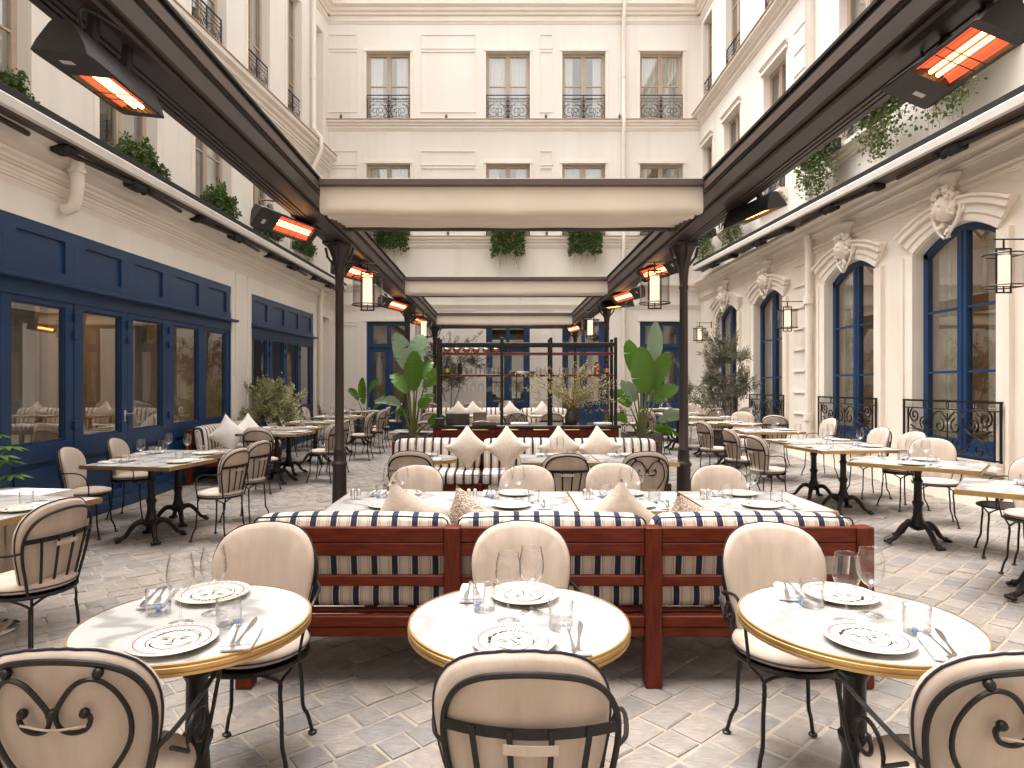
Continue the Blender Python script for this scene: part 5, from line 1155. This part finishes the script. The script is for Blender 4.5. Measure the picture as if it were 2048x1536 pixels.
# ================================================================== BAR, PLANTS, SMALL THINGS
BZ = .97; by0, by1 = 8.50, 9.20; bx0, bx1 = -.94, 1.62
g0 = G(0, 8.8)
bar = thing('bar_counter', 'mahogany bar counter with black stone top and brass handled drawers', 'bar', ((bx0+bx1)/2, (by0+by1)/2, g0))
def bpart(nm, mb, m, parent=None, smooth=True):
    o = _part0(nm, mb, m, parent or bar, smooth)
    if parent is None: o.matrix_parent_inverse = Matrix.Translation(-Vector(bar.location))
    return o
m_ = MB(); m_.cbox(bx0+.03, bx1-.03, by0+.03, by1-.03, g0, BZ-.035, .004); bpart('carcass', m_, M['wood'])
m_ = MB(); m_.cbox(bx0, bx1, by0, by1, BZ-.034, BZ, .004); bpart('stone_top', m_, M['blackmarble'])
nd_ = 6; wd = (bx1-bx0-.10)/nd_
for k in range(nd_):
    a = bx0+.05+k*wd
    m_ = MB(); m_.cbox(a+.004, a+wd-.004, by0+.012, by0+.029, .62, BZ-.045, .003); d = bpart('drawer', m_, M['wood'])
    m_ = MB(); m_.cbox(a+.10, a+wd-.10, by0-.004, by0+.0115, BZ-.062, BZ-.052, .002); bpart('handle', m_, M['brass'], d)
    m_ = MB(); m_.cbox(a+.004, a+wd-.004, by0+.012, by0+.029, .10, .612, .003); bpart('cupboard_door', m_, M['wood'])
# shelf rack standing on the counter
rk = thing('shelf_rack', 'black iron shelf rack with two wooden shelves standing on the bar', 'shelf', (.36, 8.75, BZ))
def rpart(nm, mb, m):
    o = _part0(nm, mb, m, rk); o.matrix_parent_inverse = Matrix.Translation(-Vector(rk.location)); return o
PX = [-.845, .018, .685, 1.565]
for x in PX:
    for y in (8.64, 8.96):
        m_ = MB(); m_.cbox(x-.021, x+.021, y-.020, y+.020, BZ, 2.16, .004); rpart('upright', m_, M['iron'])
for y in (8.64, 8.96):
    m_ = MB(); m_.cbox(PX[0], PX[-1], y-.016, y+.016, 2.045, 2.09, .004); rpart('top_rail', m_, M['iron'])
for x in PX:
    m_ = MB(); m_.cbox(x-.016, x+.016, 8.66, 8.94, 2.05, 2.085, .004); rpart('cross_rail', m_, M['iron'])
for k in range(3):
    for z in (1.955, 1.655):
        m_ = MB(); m_.cbox(PX[k]+.027, PX[k+1]-.027, 8.62, 8.98, z-.022, z, .003); rpart('shelf_board', m_, M['wood'])
    m_ = MB()
    for x in [PX[k]+.10+.11*i for i in range(int((PX[k+1]-PX[k]-.15)/.11)+1)]: m_.box(x-.02, x+.02, 8.70, 8.92, 1.622, 1.626)
    rpart('glass_rail', m_, M['iron'])
w = MB(); w.lathe([(.036,0),(.036,-.002),(.006,-.008),(.004,-.03),(.004,-.085),(.018,-.10),(.036,-.125),(.042,-.15),(.038,-.185),(.032,-.21)], 20, cap=False); ME_HANG = mesh('wine_glass', w, M['glass'])
for i, x in enumerate([-.62,-.50,-.38,-.27,-.16,-.05, .16,.28,.40, .86,.96,1.08,1.20,1.33,1.44]): one('wine_glass', ME_HANG, 'wine glass hanging upside down under the bar shelf, number %s from left' % ('first second third fourth fifth sixth seventh eighth ninth tenth eleventh twelfth thirteenth fourteenth fifteenth'.split()[i]), 'wine glass', (x, 8.80+.03*(i % 2), 1.629), 0, 'hanging wine glasses')
w = MB(); w.lathe([(.02,0),(.035,.006),(.050,.035),(.052,.06),(.050,.062),(.03,.02),(.003,.012)], 20, cap=False); ME_BOWL = mesh('bowl', w, M['chrome'])
ORD = 'first second third fourth fifth sixth seventh eighth ninth tenth eleventh twelfth thirteenth fourteenth'.split()
for i in range(6): one('silver_bowl', ME_BOWL, 'silver bowl on the top bar shelf, %s from the left' % ORD[i], 'bowl', (-.74+.135*i, 8.78, 1.957), 0, 'silver bowls on the bar')
w = MB(); w.lathe([(.028,0),(.033,.003),(.035,.095),(.034,.096),(.031,.006)], 16, cap=False); ME_TB = mesh('tumbler', w, M['glass'])
n_ = 0
for x0, cnt in ((-.50, 8), (.52, 2), (.84, 7)):
    for i in range(cnt): one('bar_tumbler', ME_TB, 'tumbler on the lower bar shelf, %s in the %s row' % (ORD[i], {8:'left',2:'middle',7:'right'}[cnt]), 'tumbler', (x0+.063*i, 8.74+.05*(i % 2), 1.657), 0, 'tumblers lined up on the bar shelf'); n_ += 1
w = MB(); w.cbox(-.27, .27, -.12, .12, 0, .006, .002); one('paper_mat', mesh('paper_mat', w, M['paper']), 'white mat under the left tumblers on the bar shelf', 'mat', (-.27, 8.77, 1.6555))
w = MB(); w.lathe([(.036,0),(.038,.01),(.038,.10),(.03,.13),(.014,.155),(.013,.19),(.016,.192),(.016,.20)], 16); b_ = mesh('bottle_body', w, M['purple']); w = MB(); w.lathe([(.0385,.03),(.0385,.085)], 16, cap=False); lb_ = mesh('bottle_label', w, M['brass']); w = MB(); w.lathe([(.017,.192),(.018,.21),(.010,.225)], 12); st_ = mesh('stopper', w, M['bark'])
BT = [('bottle_body', b_, []), ('bottle_label', lb_, []), ('stopper', st_, [])]
inst(BT, 'purple_bottle', 'purple bottle at the left end of the bar shelf', 'bottle', (-.74, 8.76, 1.656)); inst(BT, 'purple_bottle', 'purple bottle at the right end of the bar shelf', 'bottle', (1.46, 8.76, 1.656))
w = MB(); w.lathe([(.028,0),(.03,.01),(.03,.09),(.02,.11),(.02,.13),(.024,.135),(.022,.15)], 14); one('pepper_mill', mesh('pepper_mill', w, M['black']), 'dark pepper mill beside the left purple bottle on the bar shelf', 'mill', (-.56, 8.76, 1.656))
w = MB(); w.lathe([(.045,0),(.047,.02),(.034,.04),(.042,.06),(.046,.085),(.032,.105),(.040,.125),(.040,.15),(.02,.17),(.008,.172)], 18); one('copper_shaker', mesh('copper_shaker', w, M['copper']), 'copper turned shaker near the right end of the bar shelf', 'shaker', (1.33, 8.76, 1.656))
w = MB()
for k in range(3): w.lathe([(.02,k*.016),(.18,k*.016),(.19,k*.016+.012),(.186,k*.016+.012),(.175,k*.016+.004),(.02,k*.016+.004)], 24)
one('tray_stack', mesh('tray_stack', w, M['steel']), 'stack of round metal trays on the middle bar shelf', 'tray', (.30, 8.80, 1.656))
w = MB(); w.cbox(-.16,.16,-.03,.03,0,.16,.006); t_ = thing('till_screen', 'black till screen standing on the left of the bar', 'screen', (-.58, 8.60, BZ), radians(4)); _part0('screen_body', w, M['dark_plastic'], t_)
w = MB(); w.add([(-.15,-.0305,.012),(.15,-.0305,.012),(.15,-.0305,.15),(-.15,-.0305,.15)], [(0,1,2,3)]); _part0('screen_glass', w, M['blackmarble'], t_, False)
w = MB(); w.cbox(-.09,.09,-.05,.05,0,.17,.004); one('card_box', mesh('card_box', w, M['cardboard']), 'brown box beside the till screen on the bar', 'box', (-.28, 8.66, BZ))
w = MB(); w.cbox(-.16,.16,-.07,.07,0,.045,.004); one('menu_stack', mesh('menu_stack', w, M['cardboard']), 'stack of dark menus on the bar by the second upright', 'menu', (-.22, 8.56, BZ+.0)) 
w = MB(); w.grid(lambda i, j: (-.15+.3*i, -.06+.12*j, .046+.012*sin(i*5)), 8, 2); one('paper_sheet', mesh('paper_sheet', w, M['paper']), 'loose white paper lying on the dark menus', 'paper', (-.20, 8.56, BZ+.002), radians(5))
w = MB(); w.rbox((0,0,.02), (.12,.06,.018), .012, .004); one('folded_cloth', mesh('folded_cloth', w, M['napkin']), 'folded pale cloth right of the second rack upright on the bar', 'cloth', (.26, 8.58, BZ)); one('folded_cloth', mesh('folded_cloth', w, M['napkin']), 'folded white cloth at the right end of the bar', 'cloth', (1.38, 8.60, BZ))
w = MB(); w.cbox(-.06,.06,-.06,.06,0,.10,.006); one('card_reader', mesh('card_reader', w, M['dark_plastic']), 'dark card reader at the left end of the bar', 'card reader', (-.82, 8.57, BZ))

# ---- flowering branches in a vase on the bar
vz = thing('branch_arrangement', 'tall budding branches spreading from a vase on the bar', 'flowers', (.95, 8.60, BZ))
w = MB(); w.lathe([(.06,0),(.075,.03),(.085,.10),(.06,.17),(.05,.20)], 18); _part0('vase', w, M['bronze'], vz)
tw = MB(); bu = MB(); r = random.Random(21)
def octa(mb, p, s): mb.add([(p[0]+s,p[1],p[2]),(p[0]-s,p[1],p[2]),(p[0],p[1]+s,p[2]),(p[0],p[1]-s,p[2]),(p[0],p[1],p[2]+s*1.5),(p[0],p[1],p[2]-s*1.2)], [(0,2,4),(2,1,4),(1,3,4),(3,0,4),(2,0,5),(1,2,5),(3,1,5),(0,3,5)])
for k in range(58):
    a = r.uniform(0, 2*pi); sp = r.uniform(.25, 1.0); h = r.uniform(.22, .70)*(1.12-.40*sp); dx, dy = (cos(a)/max(.35,abs(cos(a)))**.5)*.78*sp, sin(a)*.22*sp
    if k == 0: dx, dy, h = 1.1, -.02, .02
    if k == 1: dx, dy, h = -.8, -.02, .55
    P = [(0,0,.18), (dx*.25, dy*.25, .18+h*.45), (dx*.65+r.uniform(-.03,.03), dy*.65, .18+h*.8), (dx, dy, .18+h)]
    C_ = crom(P, 5); tw.tube(C_, .0036, 4, taper=[1-.7*i/(len(C_)-1) for i in range(len(C_))])
    for i, p in enumerate(C_[4:]):
        for q in range(4): octa(bu, (p[0]+r.uniform(-.02,.02), p[1]+r.uniform(-.02,.02), p[2]+r.uniform(-.03,.02)), r.uniform(.004,.009))
    for q in range(2):
        i = r.randint(6, len(C_)-2); p = Vector(C_[i]); e = p+Vector((r.uniform(-.10,.10), r.uniform(-.05,.05), r.uniform(.02,.14))); tw.tube([tuple(p), tuple((p+e)/2+Vector((0,0,.01))), tuple(e)], .002, 3)
        for q2 in range(6): f = r.random(); o = p.lerp(e, f); octa(bu, (o.x+r.uniform(-.012,.012), o.y+r.uniform(-.012,.012), o.z), r.uniform(.004,.008))
_part0('branches', tw, M['twig'], vz); o = _part0('buds', bu, M['bud'], vz); o['kind'] = 'stuff'

# ---- foliage helpers
def leaf(mb, p, d, s, r, wd=.45, fold=.25):
    d = Vector(d).normalized(); up = Vector((r.uniform(-1,1), r.uniform(-1,1), r.uniform(-.2,1))); sd = d.cross(up)
    sd = sd.normalized() if sd.length > 1e-4 else Vector((1,0,0)); n = sd.cross(d)
    p = Vector(p); mb.add([tuple(p), tuple(p+d*s*.5+sd*s*wd+n*s*fold), tuple(p+d*s), tuple(p+d*s*.5-sd*s*wd+n*s*fold)], [(0,1,2),(0,2,3)])
def ivy(x, y, z, w, axis, drop, n, seed, label, m='ivy', out=(0,-1), trail=True, h=.30, dense=False):
    """ivy growing from a window box; axis 'x' or 'y' along the box, out = horizontal direction away from wall"""
    r = random.Random(seed); t = thing('ivy_box', label, 'ivy', (x, y, z), 0, 'ivy window boxes')
    lf_ = MB(); vn = MB()
    for k in range(n):
        if trail and dense:
            u = r.uniform(-.93, .93); f = r.random(); zz = h*(1-.25*u*u) - (h+drop*.50)*f + .05*sin(u*9+seed); o = .05+.17*r.random()*(.7+.3*cos(u*2))
        else:
            u = max(-1.12, min(1.12, r.gauss(0, .52))); hang = r.random()**2.2 if trail else r.random()**2*.5
            zz = h*(1-u*u*.55)*(.78+.30*sin(u*7+seed*2.1)+.18*sin(u*15+seed))*(r.random()**.55)*(1-hang) - drop*hang*(1-.5*abs(u)*r.random()); o = .06+.17*sqrt(r.random())*(1-.55*hang)
        px = u*w/2; p = (px if axis == 'x' else out[0]*o, out[1]*o if axis == 'x' else px, zz)
        leaf(lf_, p, (r.uniform(-1,1)+out[0]*.7, r.uniform(-1,1)+out[1]*.7, r.uniform(-.9,.5)), r.uniform(.032,.062)*(1.25 if dense else 1), r, .5, .18)
    for k in range(16 if trail else 12):
        u = r.uniform(-.8,.8)*w/2; L_ = drop*(r.uniform(.5,.88) if dense else r.uniform(.6,1.25)); o = r.uniform(.10,.20); P = []
        for i in range(7):
            f = i/6; P.append(((u+.04*sin(f*5+k)) if axis == 'x' else out[0]*o, (out[1]*o) if axis == 'x' else (u+.04*sin(f*5+k)), .05-L_*f))
        vn.tube(P, .003, 3)
        for i in range(14): f = r.random()**1.3; p = Vector(P[0]).lerp(Vector(P[-1]), f); leaf(lf_, (p.x+r.uniform(-.03,.03), p.y+r.uniform(-.03,.03), p.z), (r.uniform(-1,1)+out[0], r.uniform(-1,1)+out[1], r.uniform(-1,.2)), r.uniform(.025,.045), r, .5, .15)
    f_ = _part0('foliage', lf_, M[m], t, False); _part0('vines', vn, M['twig'], t)
    b = MB(); 
    if axis == 'x': b.cbox(-w*.46, w*.46, -.09 if out[1] < 0 else -.02, .02 if out[1] < 0 else .09, -.14, .04, .008)
    else: b.cbox(min(0, out[0]*.16)-.0, max(0, out[0]*.16), -w*.46, w*.46, -.14, .04, .008)
    _part0('box', b, M['dark_plastic'], t)
for i, (x, l) in enumerate(((-3.18,'first'), (.21,'second'), (2.36,'third'), (4.56,'fourth'))):
    ivy(x+.12*(i == 0), 17.84, 5.98, 1.0, 'x', (1.25,1.55,1.5,.8)[i], 3000, 30+i, 'trailing ivy at the %s lower window of the back wall' % l, 'ivy', (0,-1), True, .42, True)
LI = [(7.5,'nearest, at the left edge'), (10.0,'second from the viewer'), (12.25,'third from the viewer'), (14.2,'fourth from the viewer'), (16.05,'farthest')]
for i, (yy, l) in enumerate(LI):
    X = -4.88-.119*(18-yy); ivy(X+.03, yy, 4.98, 1.25, 'y', .30, 1900, 50+i, 'bushy ivy box on the left upper windows, '+l, 'ivy', (1,0), False, .42)
for i, (yy, l, n) in enumerate(((7.55,'nearest under the right heater',900), (8.85,'second from the viewer',1100), (10.7,'third from the viewer',1500), (14.6,'fourth from the viewer',1500), (16.6,'farthest',900))):
    ivy(5.46, yy, 5.45, 1.15, 'y', .75, n, 70+i, 'loose trailing ivy below the right upper windows, '+l, 'ivyl', (-1,0), True, .12)

# ---- bird of paradise plants in tall planters
def big_leaf(mb, base, d, L_, W, droop, r, nrm=None):
    """banana-like blade: midrib, two folded halves, a few torn strips"""
    d = Vector(d).normalized(); side = d.cross(Vector((r.uniform(-.5,.5), -1, r.uniform(-.2,.4)))).normalized() if nrm is None else d.cross(Vector(nrm)).normalized()
    n = side.cross(d); K = 16; fold = r.uniform(.18,.45)
    def ctr(t): return Vector(base)+d*L_*t-Vector((0,0,1))*droop*L_*t*t
    def wid(t): return .88*W*max(.02, (sin(pi*min(1, t*.93+.05)))**.62)
    for sg in (-1, 1):
        tears = sorted(r.sample(range(3, K-2), r.randint(1, 3))); off = 0.0; lift = 0.0
        for i in range(K):
            if i in tears: off = r.uniform(-.012,.03); lift = r.uniform(-.25,.12)
            V = []
            for t in (i/K, (i+1)/K):
                gap = -.006 if (i+1 in tears and t > i/K) else 0
                c = ctr(t); w_ = wid(t); wob = .006*sin(t*31+sg)
                V += [c, c+side*sg*w_*.5+n*w_*fold*.35+d*off*.4, c+side*sg*w_+n*(w_*(fold+lift)+wob)+d*(off+gap+.04*W)]
            mb.add([tuple(p) for p in V], [(0,1,4,3),(1,2,5,4)] if sg > 0 else [(3,4,1,0),(4,5,2,1)])
    mb.tube([tuple(ctr(i/8)-n*.004) for i in range(9)], .006, 4, taper=[1-.8*i/8 for i in range(9)])
def strelitzia(x, y, ph, pw, leaves, label, pot=True):
    g = G(x, y); t = thing('strelitzia', label, 'plant', (x, y, g+.001)); r = random.Random(int(x*100)+7)
    if pot:
        m_ = MB(); s, q = pw/2, pw/2*.86
        V = [(-q,-q,0),(q,-q,0),(q,q,0),(-q,q,0),(-s,-s,ph),(s,-s,ph),(s,s,ph),(-s,s,ph),(-s+.03,-s+.03,ph),(s-.03,-s+.03,ph),(s-.03,s-.03,ph),(-s+.03,s-.03,ph),(-s+.03,-s+.03,ph-.05),(s-.03,-s+.03,ph-.05),(s-.03,s-.03,ph-.05),(-s+.03,s-.03,ph-.05)]
        m_.add(V, [(3,2,1,0),(0,1,5,4),(1,2,6,5),(2,3,7,6),(3,0,4,7),(4,5,9,8),(5,6,10,9),(6,7,11,10),(7,4,8,11),(8,9,13,12),(9,10,14,13),(10,11,15,14),(11,8,12,15)]); _part0('planter', m_, M['pot'], t, False)
        m_ = MB(); m_.box(-s+.031, s-.031, -s+.031, s-.031, ph-.10, ph-.04); _part0('soil', m_, M['soil'], t, False)
    for (dx, dy, hz, L_, W, lean, droop, under) in leaves:
        st = MB(); top = (dx, dy, ph-.05+hz); st.tube(crom([(dx*.15, dy*.15, ph-.06), (dx*.45, dy*.5, ph-.05+hz*.5), top], 5), .016, 6, taper=[1.3-.8*i/10 for i in range(11)])
        _part0('stem', st, M['stem'], t)
        lm = MB(); big_leaf(lm, top, (lean[0], lean[1], lean[2]), L_, W, droop, r); ob('leaf', mesh('leaf', lm, M['bananap' if under else 'banana'], True, 80, True), t)
    return t
strelitzia(-1.24, 9.0, .80, .50, [(.02,-.06,.66,.62,.165,(.05,-.12,1),.10,0),(-.08,-.04,.95,.60,.15,(-.22,.0,1),.12,1),(.02,.05,1.02,.62,.15,(.12,.2,1),.25,1),(.16,.0,.72,.55,.13,(.75,.0,.75),.30,0),(-.18,-.02,.45,.45,.085,(-.7,-.2,.6),.55,1),(.22,-.05,.20,.42,.10,(.8,-.2,.5),.45,0),(-.12,.05,.30,.40,.07,(-.3,-.5,.6),.6,0),(.06,.06,.80,.5,.11,(.35,.3,.9),.35,0),(-.10,.08,.62,.5,.12,(-.5,.3,.9),.3,0),(.10,-.08,.42,.45,.10,(.45,-.4,.8),.4,0)], 'tall broad leaved strelitzia in a planter left of the bar')
strelitzia(2.03, 9.15, .80, .50, [(.0,-.05,.62,.72,.20,(-.05,-.10,1),.08,0),(.12,-.02,.95,.78,.15,(.12,.05,1),.10,1),(.10,.05,.60,.6,.14,(.35,.1,1),.2,0),(-.16,.0,.42,.52,.12,(-.55,-.1,.9),.45,0),(.24,-.02,.22,.52,.12,(.75,-.2,.6),.45,1),(-.22,-.04,.22,.45,.085,(-.7,-.2,.5),.6,0),(.18,-.08,.10,.42,.11,(.6,-.5,.35),.6,0),(.02,.06,.8,.6,.13,(.5,.3,1),.4,0),(-.08,.0,.85,.62,.15,(-.18,.1,1),.12,0),(.16,-.06,.70,.62,.15,(.30,-.2,1),.15,0),(-.12,-.08,.50,.5,.12,(-.35,-.3,.9),.3,1),(.2,.05,.48,.55,.13,(.65,.1,.8),.35,0)], 'tall broad leaved strelitzia in a planter right of the bar')
strelitzia(-3.45, 16.2, .45, .50, [(-.03,-.06,.45,.75,.14,(-.02,-.1,1),.1,0),(.10,0,.75,.55,.08,(.45,0,1),.35,0),(.22,-.02,.35,.6,.08,(.7,0,.8),.3,0),(-.18,0,.55,.55,.10,(-.5,0,1),.4,0),(.2,0,.15,.5,.06,(.9,-.1,.35),.3,0),(-.2,-.1,.2,.5,.1,(-.6,-.3,.5),.6,0)], 'smaller strelitzia by the back wall left of the blue door')

# ---- olive trees, bush and fatsia
def bushy(t, stems, crown, n, m, size, seed, wd=.16, tr=.016):
    r = random.Random(seed); st = MB(); lv = MB(); ends = []
    for s in stems:
        C_ = crom(s, 5); st.tube(C_, tr, 6, taper=[1-.65*i/(len(C_)-1) for i in range(len(C_))]); ends += C_[len(C_)//2:]
    cx, cy, cz, rx, ry, rz = crown; clumps = [(r.gauss(0,.5), r.gauss(0,.5), r.gauss(0,.5)) for _ in range(26)]
    cl = []
    for a, b, c in clumps:
        q = sqrt(a*a+b*b+c*c); k_ = min(1, .92/q) if q > .92 else 1; cl.append((cx+a*k_*rx, cy+b*k_*ry, cz+c*k_*rz))
    for p in cl:
        e = min(ends, key=lambda q: (q[0]-p[0])**2+(q[1]-p[1])**2+(q[2]-p[2])**2); mid = ((e[0]+p[0])/2, (e[1]+p[1])/2, (e[2]+p[2])/2+.03); st.tube(crom([e, mid, p], 3), tr*.3, 4, taper=[1-.6*i/6 for i in range(7)])
        for q in range(5):
            o = Vector(p)+Vector((r.gauss(0,.5)*rx*.55, r.gauss(0,.5)*ry*.55, r.gauss(0,.5)*rz*.5+.05)); st.tube([p, tuple((Vector(p)+o)/2), tuple(o)], .0028, 3)
            for k_ in range(n//130):
                f = r.uniform(.1, 1.12); z = Vector(p).lerp(o, f)+Vector((r.gauss(0,.03), r.gauss(0,.03), r.gauss(0,.03))); leaf(lv, z, (o-Vector(p))*1.5+Vector((r.uniform(-1,1), r.uniform(-1,1), r.uniform(-.7,1)))*.28, size*r.uniform(.7,1.3), r, wd, .06)
    _part0('trunk', st, M['bark'], t); return _part0('crown', lv, M[m], t, False)
def round_pot(t, h, rr):
    w = MB(); w.lathe([(rr*.75,0),(rr*.8,.02),(rr,h),(rr+.015,h+.01),(rr+.015,h+.03),(rr-.02,h+.03),(rr-.02,h-.02)], 22, cap=False); w.lathe([(.01,.01),(rr*.75,.01)], 22, cap=False); _part0('pot', w, M['pot'], t); w = MB(); w.lathe([(.01,h-.02),(rr-.021,h-.02)], 22, cap=False); _part0('soil', w, M['soil'], t)
ot = thing('olive_tree', 'grey green olive tree in a pot before the right arched windows', 'tree', (4.62, 13.15, G(4.6,13.1)+.001)); round_pot(ot, .42, .28)
bushy(ot, [[(0,0,.38),(.05,0,.8),(-.10,.0,1.3),(-.12,0,1.8)], [(.02,0,.38),(.18,0,.85),(.16,.05,1.4),(.20,0,2.0)], [(-.02,0,.38),(-.16,-.05,.8),(-.35,0,1.3)], [(.03,.02,.38),(.05,.03,1.0),(.0,.1,1.6),(.02,.05,2.2)]], (-.10,0,1.48,.58,.45,.82), 14000, 'olive', .052, 5, .16, .022)
ot = thing('olive_tree', 'thin dark olive tree on the back wall seen through the bar', 'tree', (-1.36, 17.35, G(-1.3,17.3)+.001)); round_pot(ot, .40, .26)
bushy(ot, [[(0,0,.36),(.1,0,.8),(.25,0,1.3),(.2,0,1.9)], [(0,0,.36),(-.15,0,.9),(-.3,0,1.4),(-.35,0,1.9)], [(0,0,.36),(.02,0,1.2),(.0,0,2.3)]], (-.05,0,1.85,.85,.35,.85), 8000, 'olive', .05, 9, .18, .02)
ot = thing('pittosporum_bush', 'pale variegated bush in a pot between the two left shopfronts', 'bush', (-4.28, 11.75, G(-4.2,11.7)+.001)); round_pot(ot, .36, .25)
bushy(ot, [[(0,0,.3),(.1,0,.6),(.15,0,.9)], [(0,0,.3),(-.12,0,.6),(-.2,0,.9)], [(0,0,.3),(0,-.1,.7),(0,-.1,1.05)]], (0,0,.93,.48,.46,.52), 18000, 'bush', .046, 12, .3, .014)
ft_ = thing('fatsia_plant', 'glossy lobed green leaves entering at the left edge', 'plant', (-4.18, 5.0, G(-4,5)+.001)); round_pot(ft_, .40, .20)
r = random.Random(4); st = MB()
for k, (dx, dy, z) in enumerate(((.42,-.12,.96),(.46,-.02,.80),(.44,-.10,.66),(.30,-.2,1.05),(.28,.12,.9),(-.3,.1,.95),(-.2,-.3,.8),(.0,-.35,.75),(.1,.2,1.1),(.36,.05,1.02))):
    st.tube(crom([(0,0,.38), (dx*.4, dy*.4, z*.8), (dx*.75, dy*.75, z)], 4), .006, 5)
    lm = MB(); c = Vector((dx*.75, dy*.75, z)); a0 = atan2(dy, dx)
    for q in range(8):
        a = a0+radians(-130+260*q/7); d = Vector((cos(a), sin(a), -.18-.1*r.random())); L_ = .16*(1-.35*abs(q-3.5)/3.5); sd = Vector((-sin(a), cos(a), 0))
        lm.add([tuple(c), tuple(c+d*L_*.45+sd*.026+Vector((0,0,.012))), tuple(c+d*L_), tuple(c+d*L_*.45-sd*.026+Vector((0,0,.012))), tuple(c+d*L_*.5)], [(0,1,4),(1,2,4),(2,3,4),(3,0,4)])
    _part0('leaf', lm, M['fatsia'], ft_, False)
_part0('stem', st, M['stem'], ft_)

# ---- service stand with a white cloth at the left edge
sv = thing('service_stand', 'slatted service stand draped with a white cloth at the left edge', 'stand', (-3.62, 4.72, 0), radians(-8))
w = MB()
for sx in (-1, 1):
    for sy in (-1, 1): w.cbox(sx*.24-.02, sx*.24+.02, sy*.2-.02, sy*.2+.02, 0, .70, .004)
w.cbox(-.26,.26,-.22,.22,.68,.70,.004); _part0('frame', w, M['taupe'], sv)
for k in range(5): w = MB(); w.cbox(-.22+.095*k, -.15+.095*k, -.215, -.20, .15, .66, .003); _part0('slat', w, M['taupe'], sv)
w = MB(); w.grid(lambda i, j: (-.275+.55*i, -.232+.464*j, .7035), 10, 4); w.grid(lambda i, j: (.276+.012*sin(j*14), -.232+.464*j, .7035-.24*i), 6, 16); w.grid(lambda i, j: (-.275+.55*j, -.233-.008*sin(j*17)*i, .7035-(.07+.03*sin(j*5))*i), 4, 16); _part0('white_cloth', w, M['plasterlight'], sv)
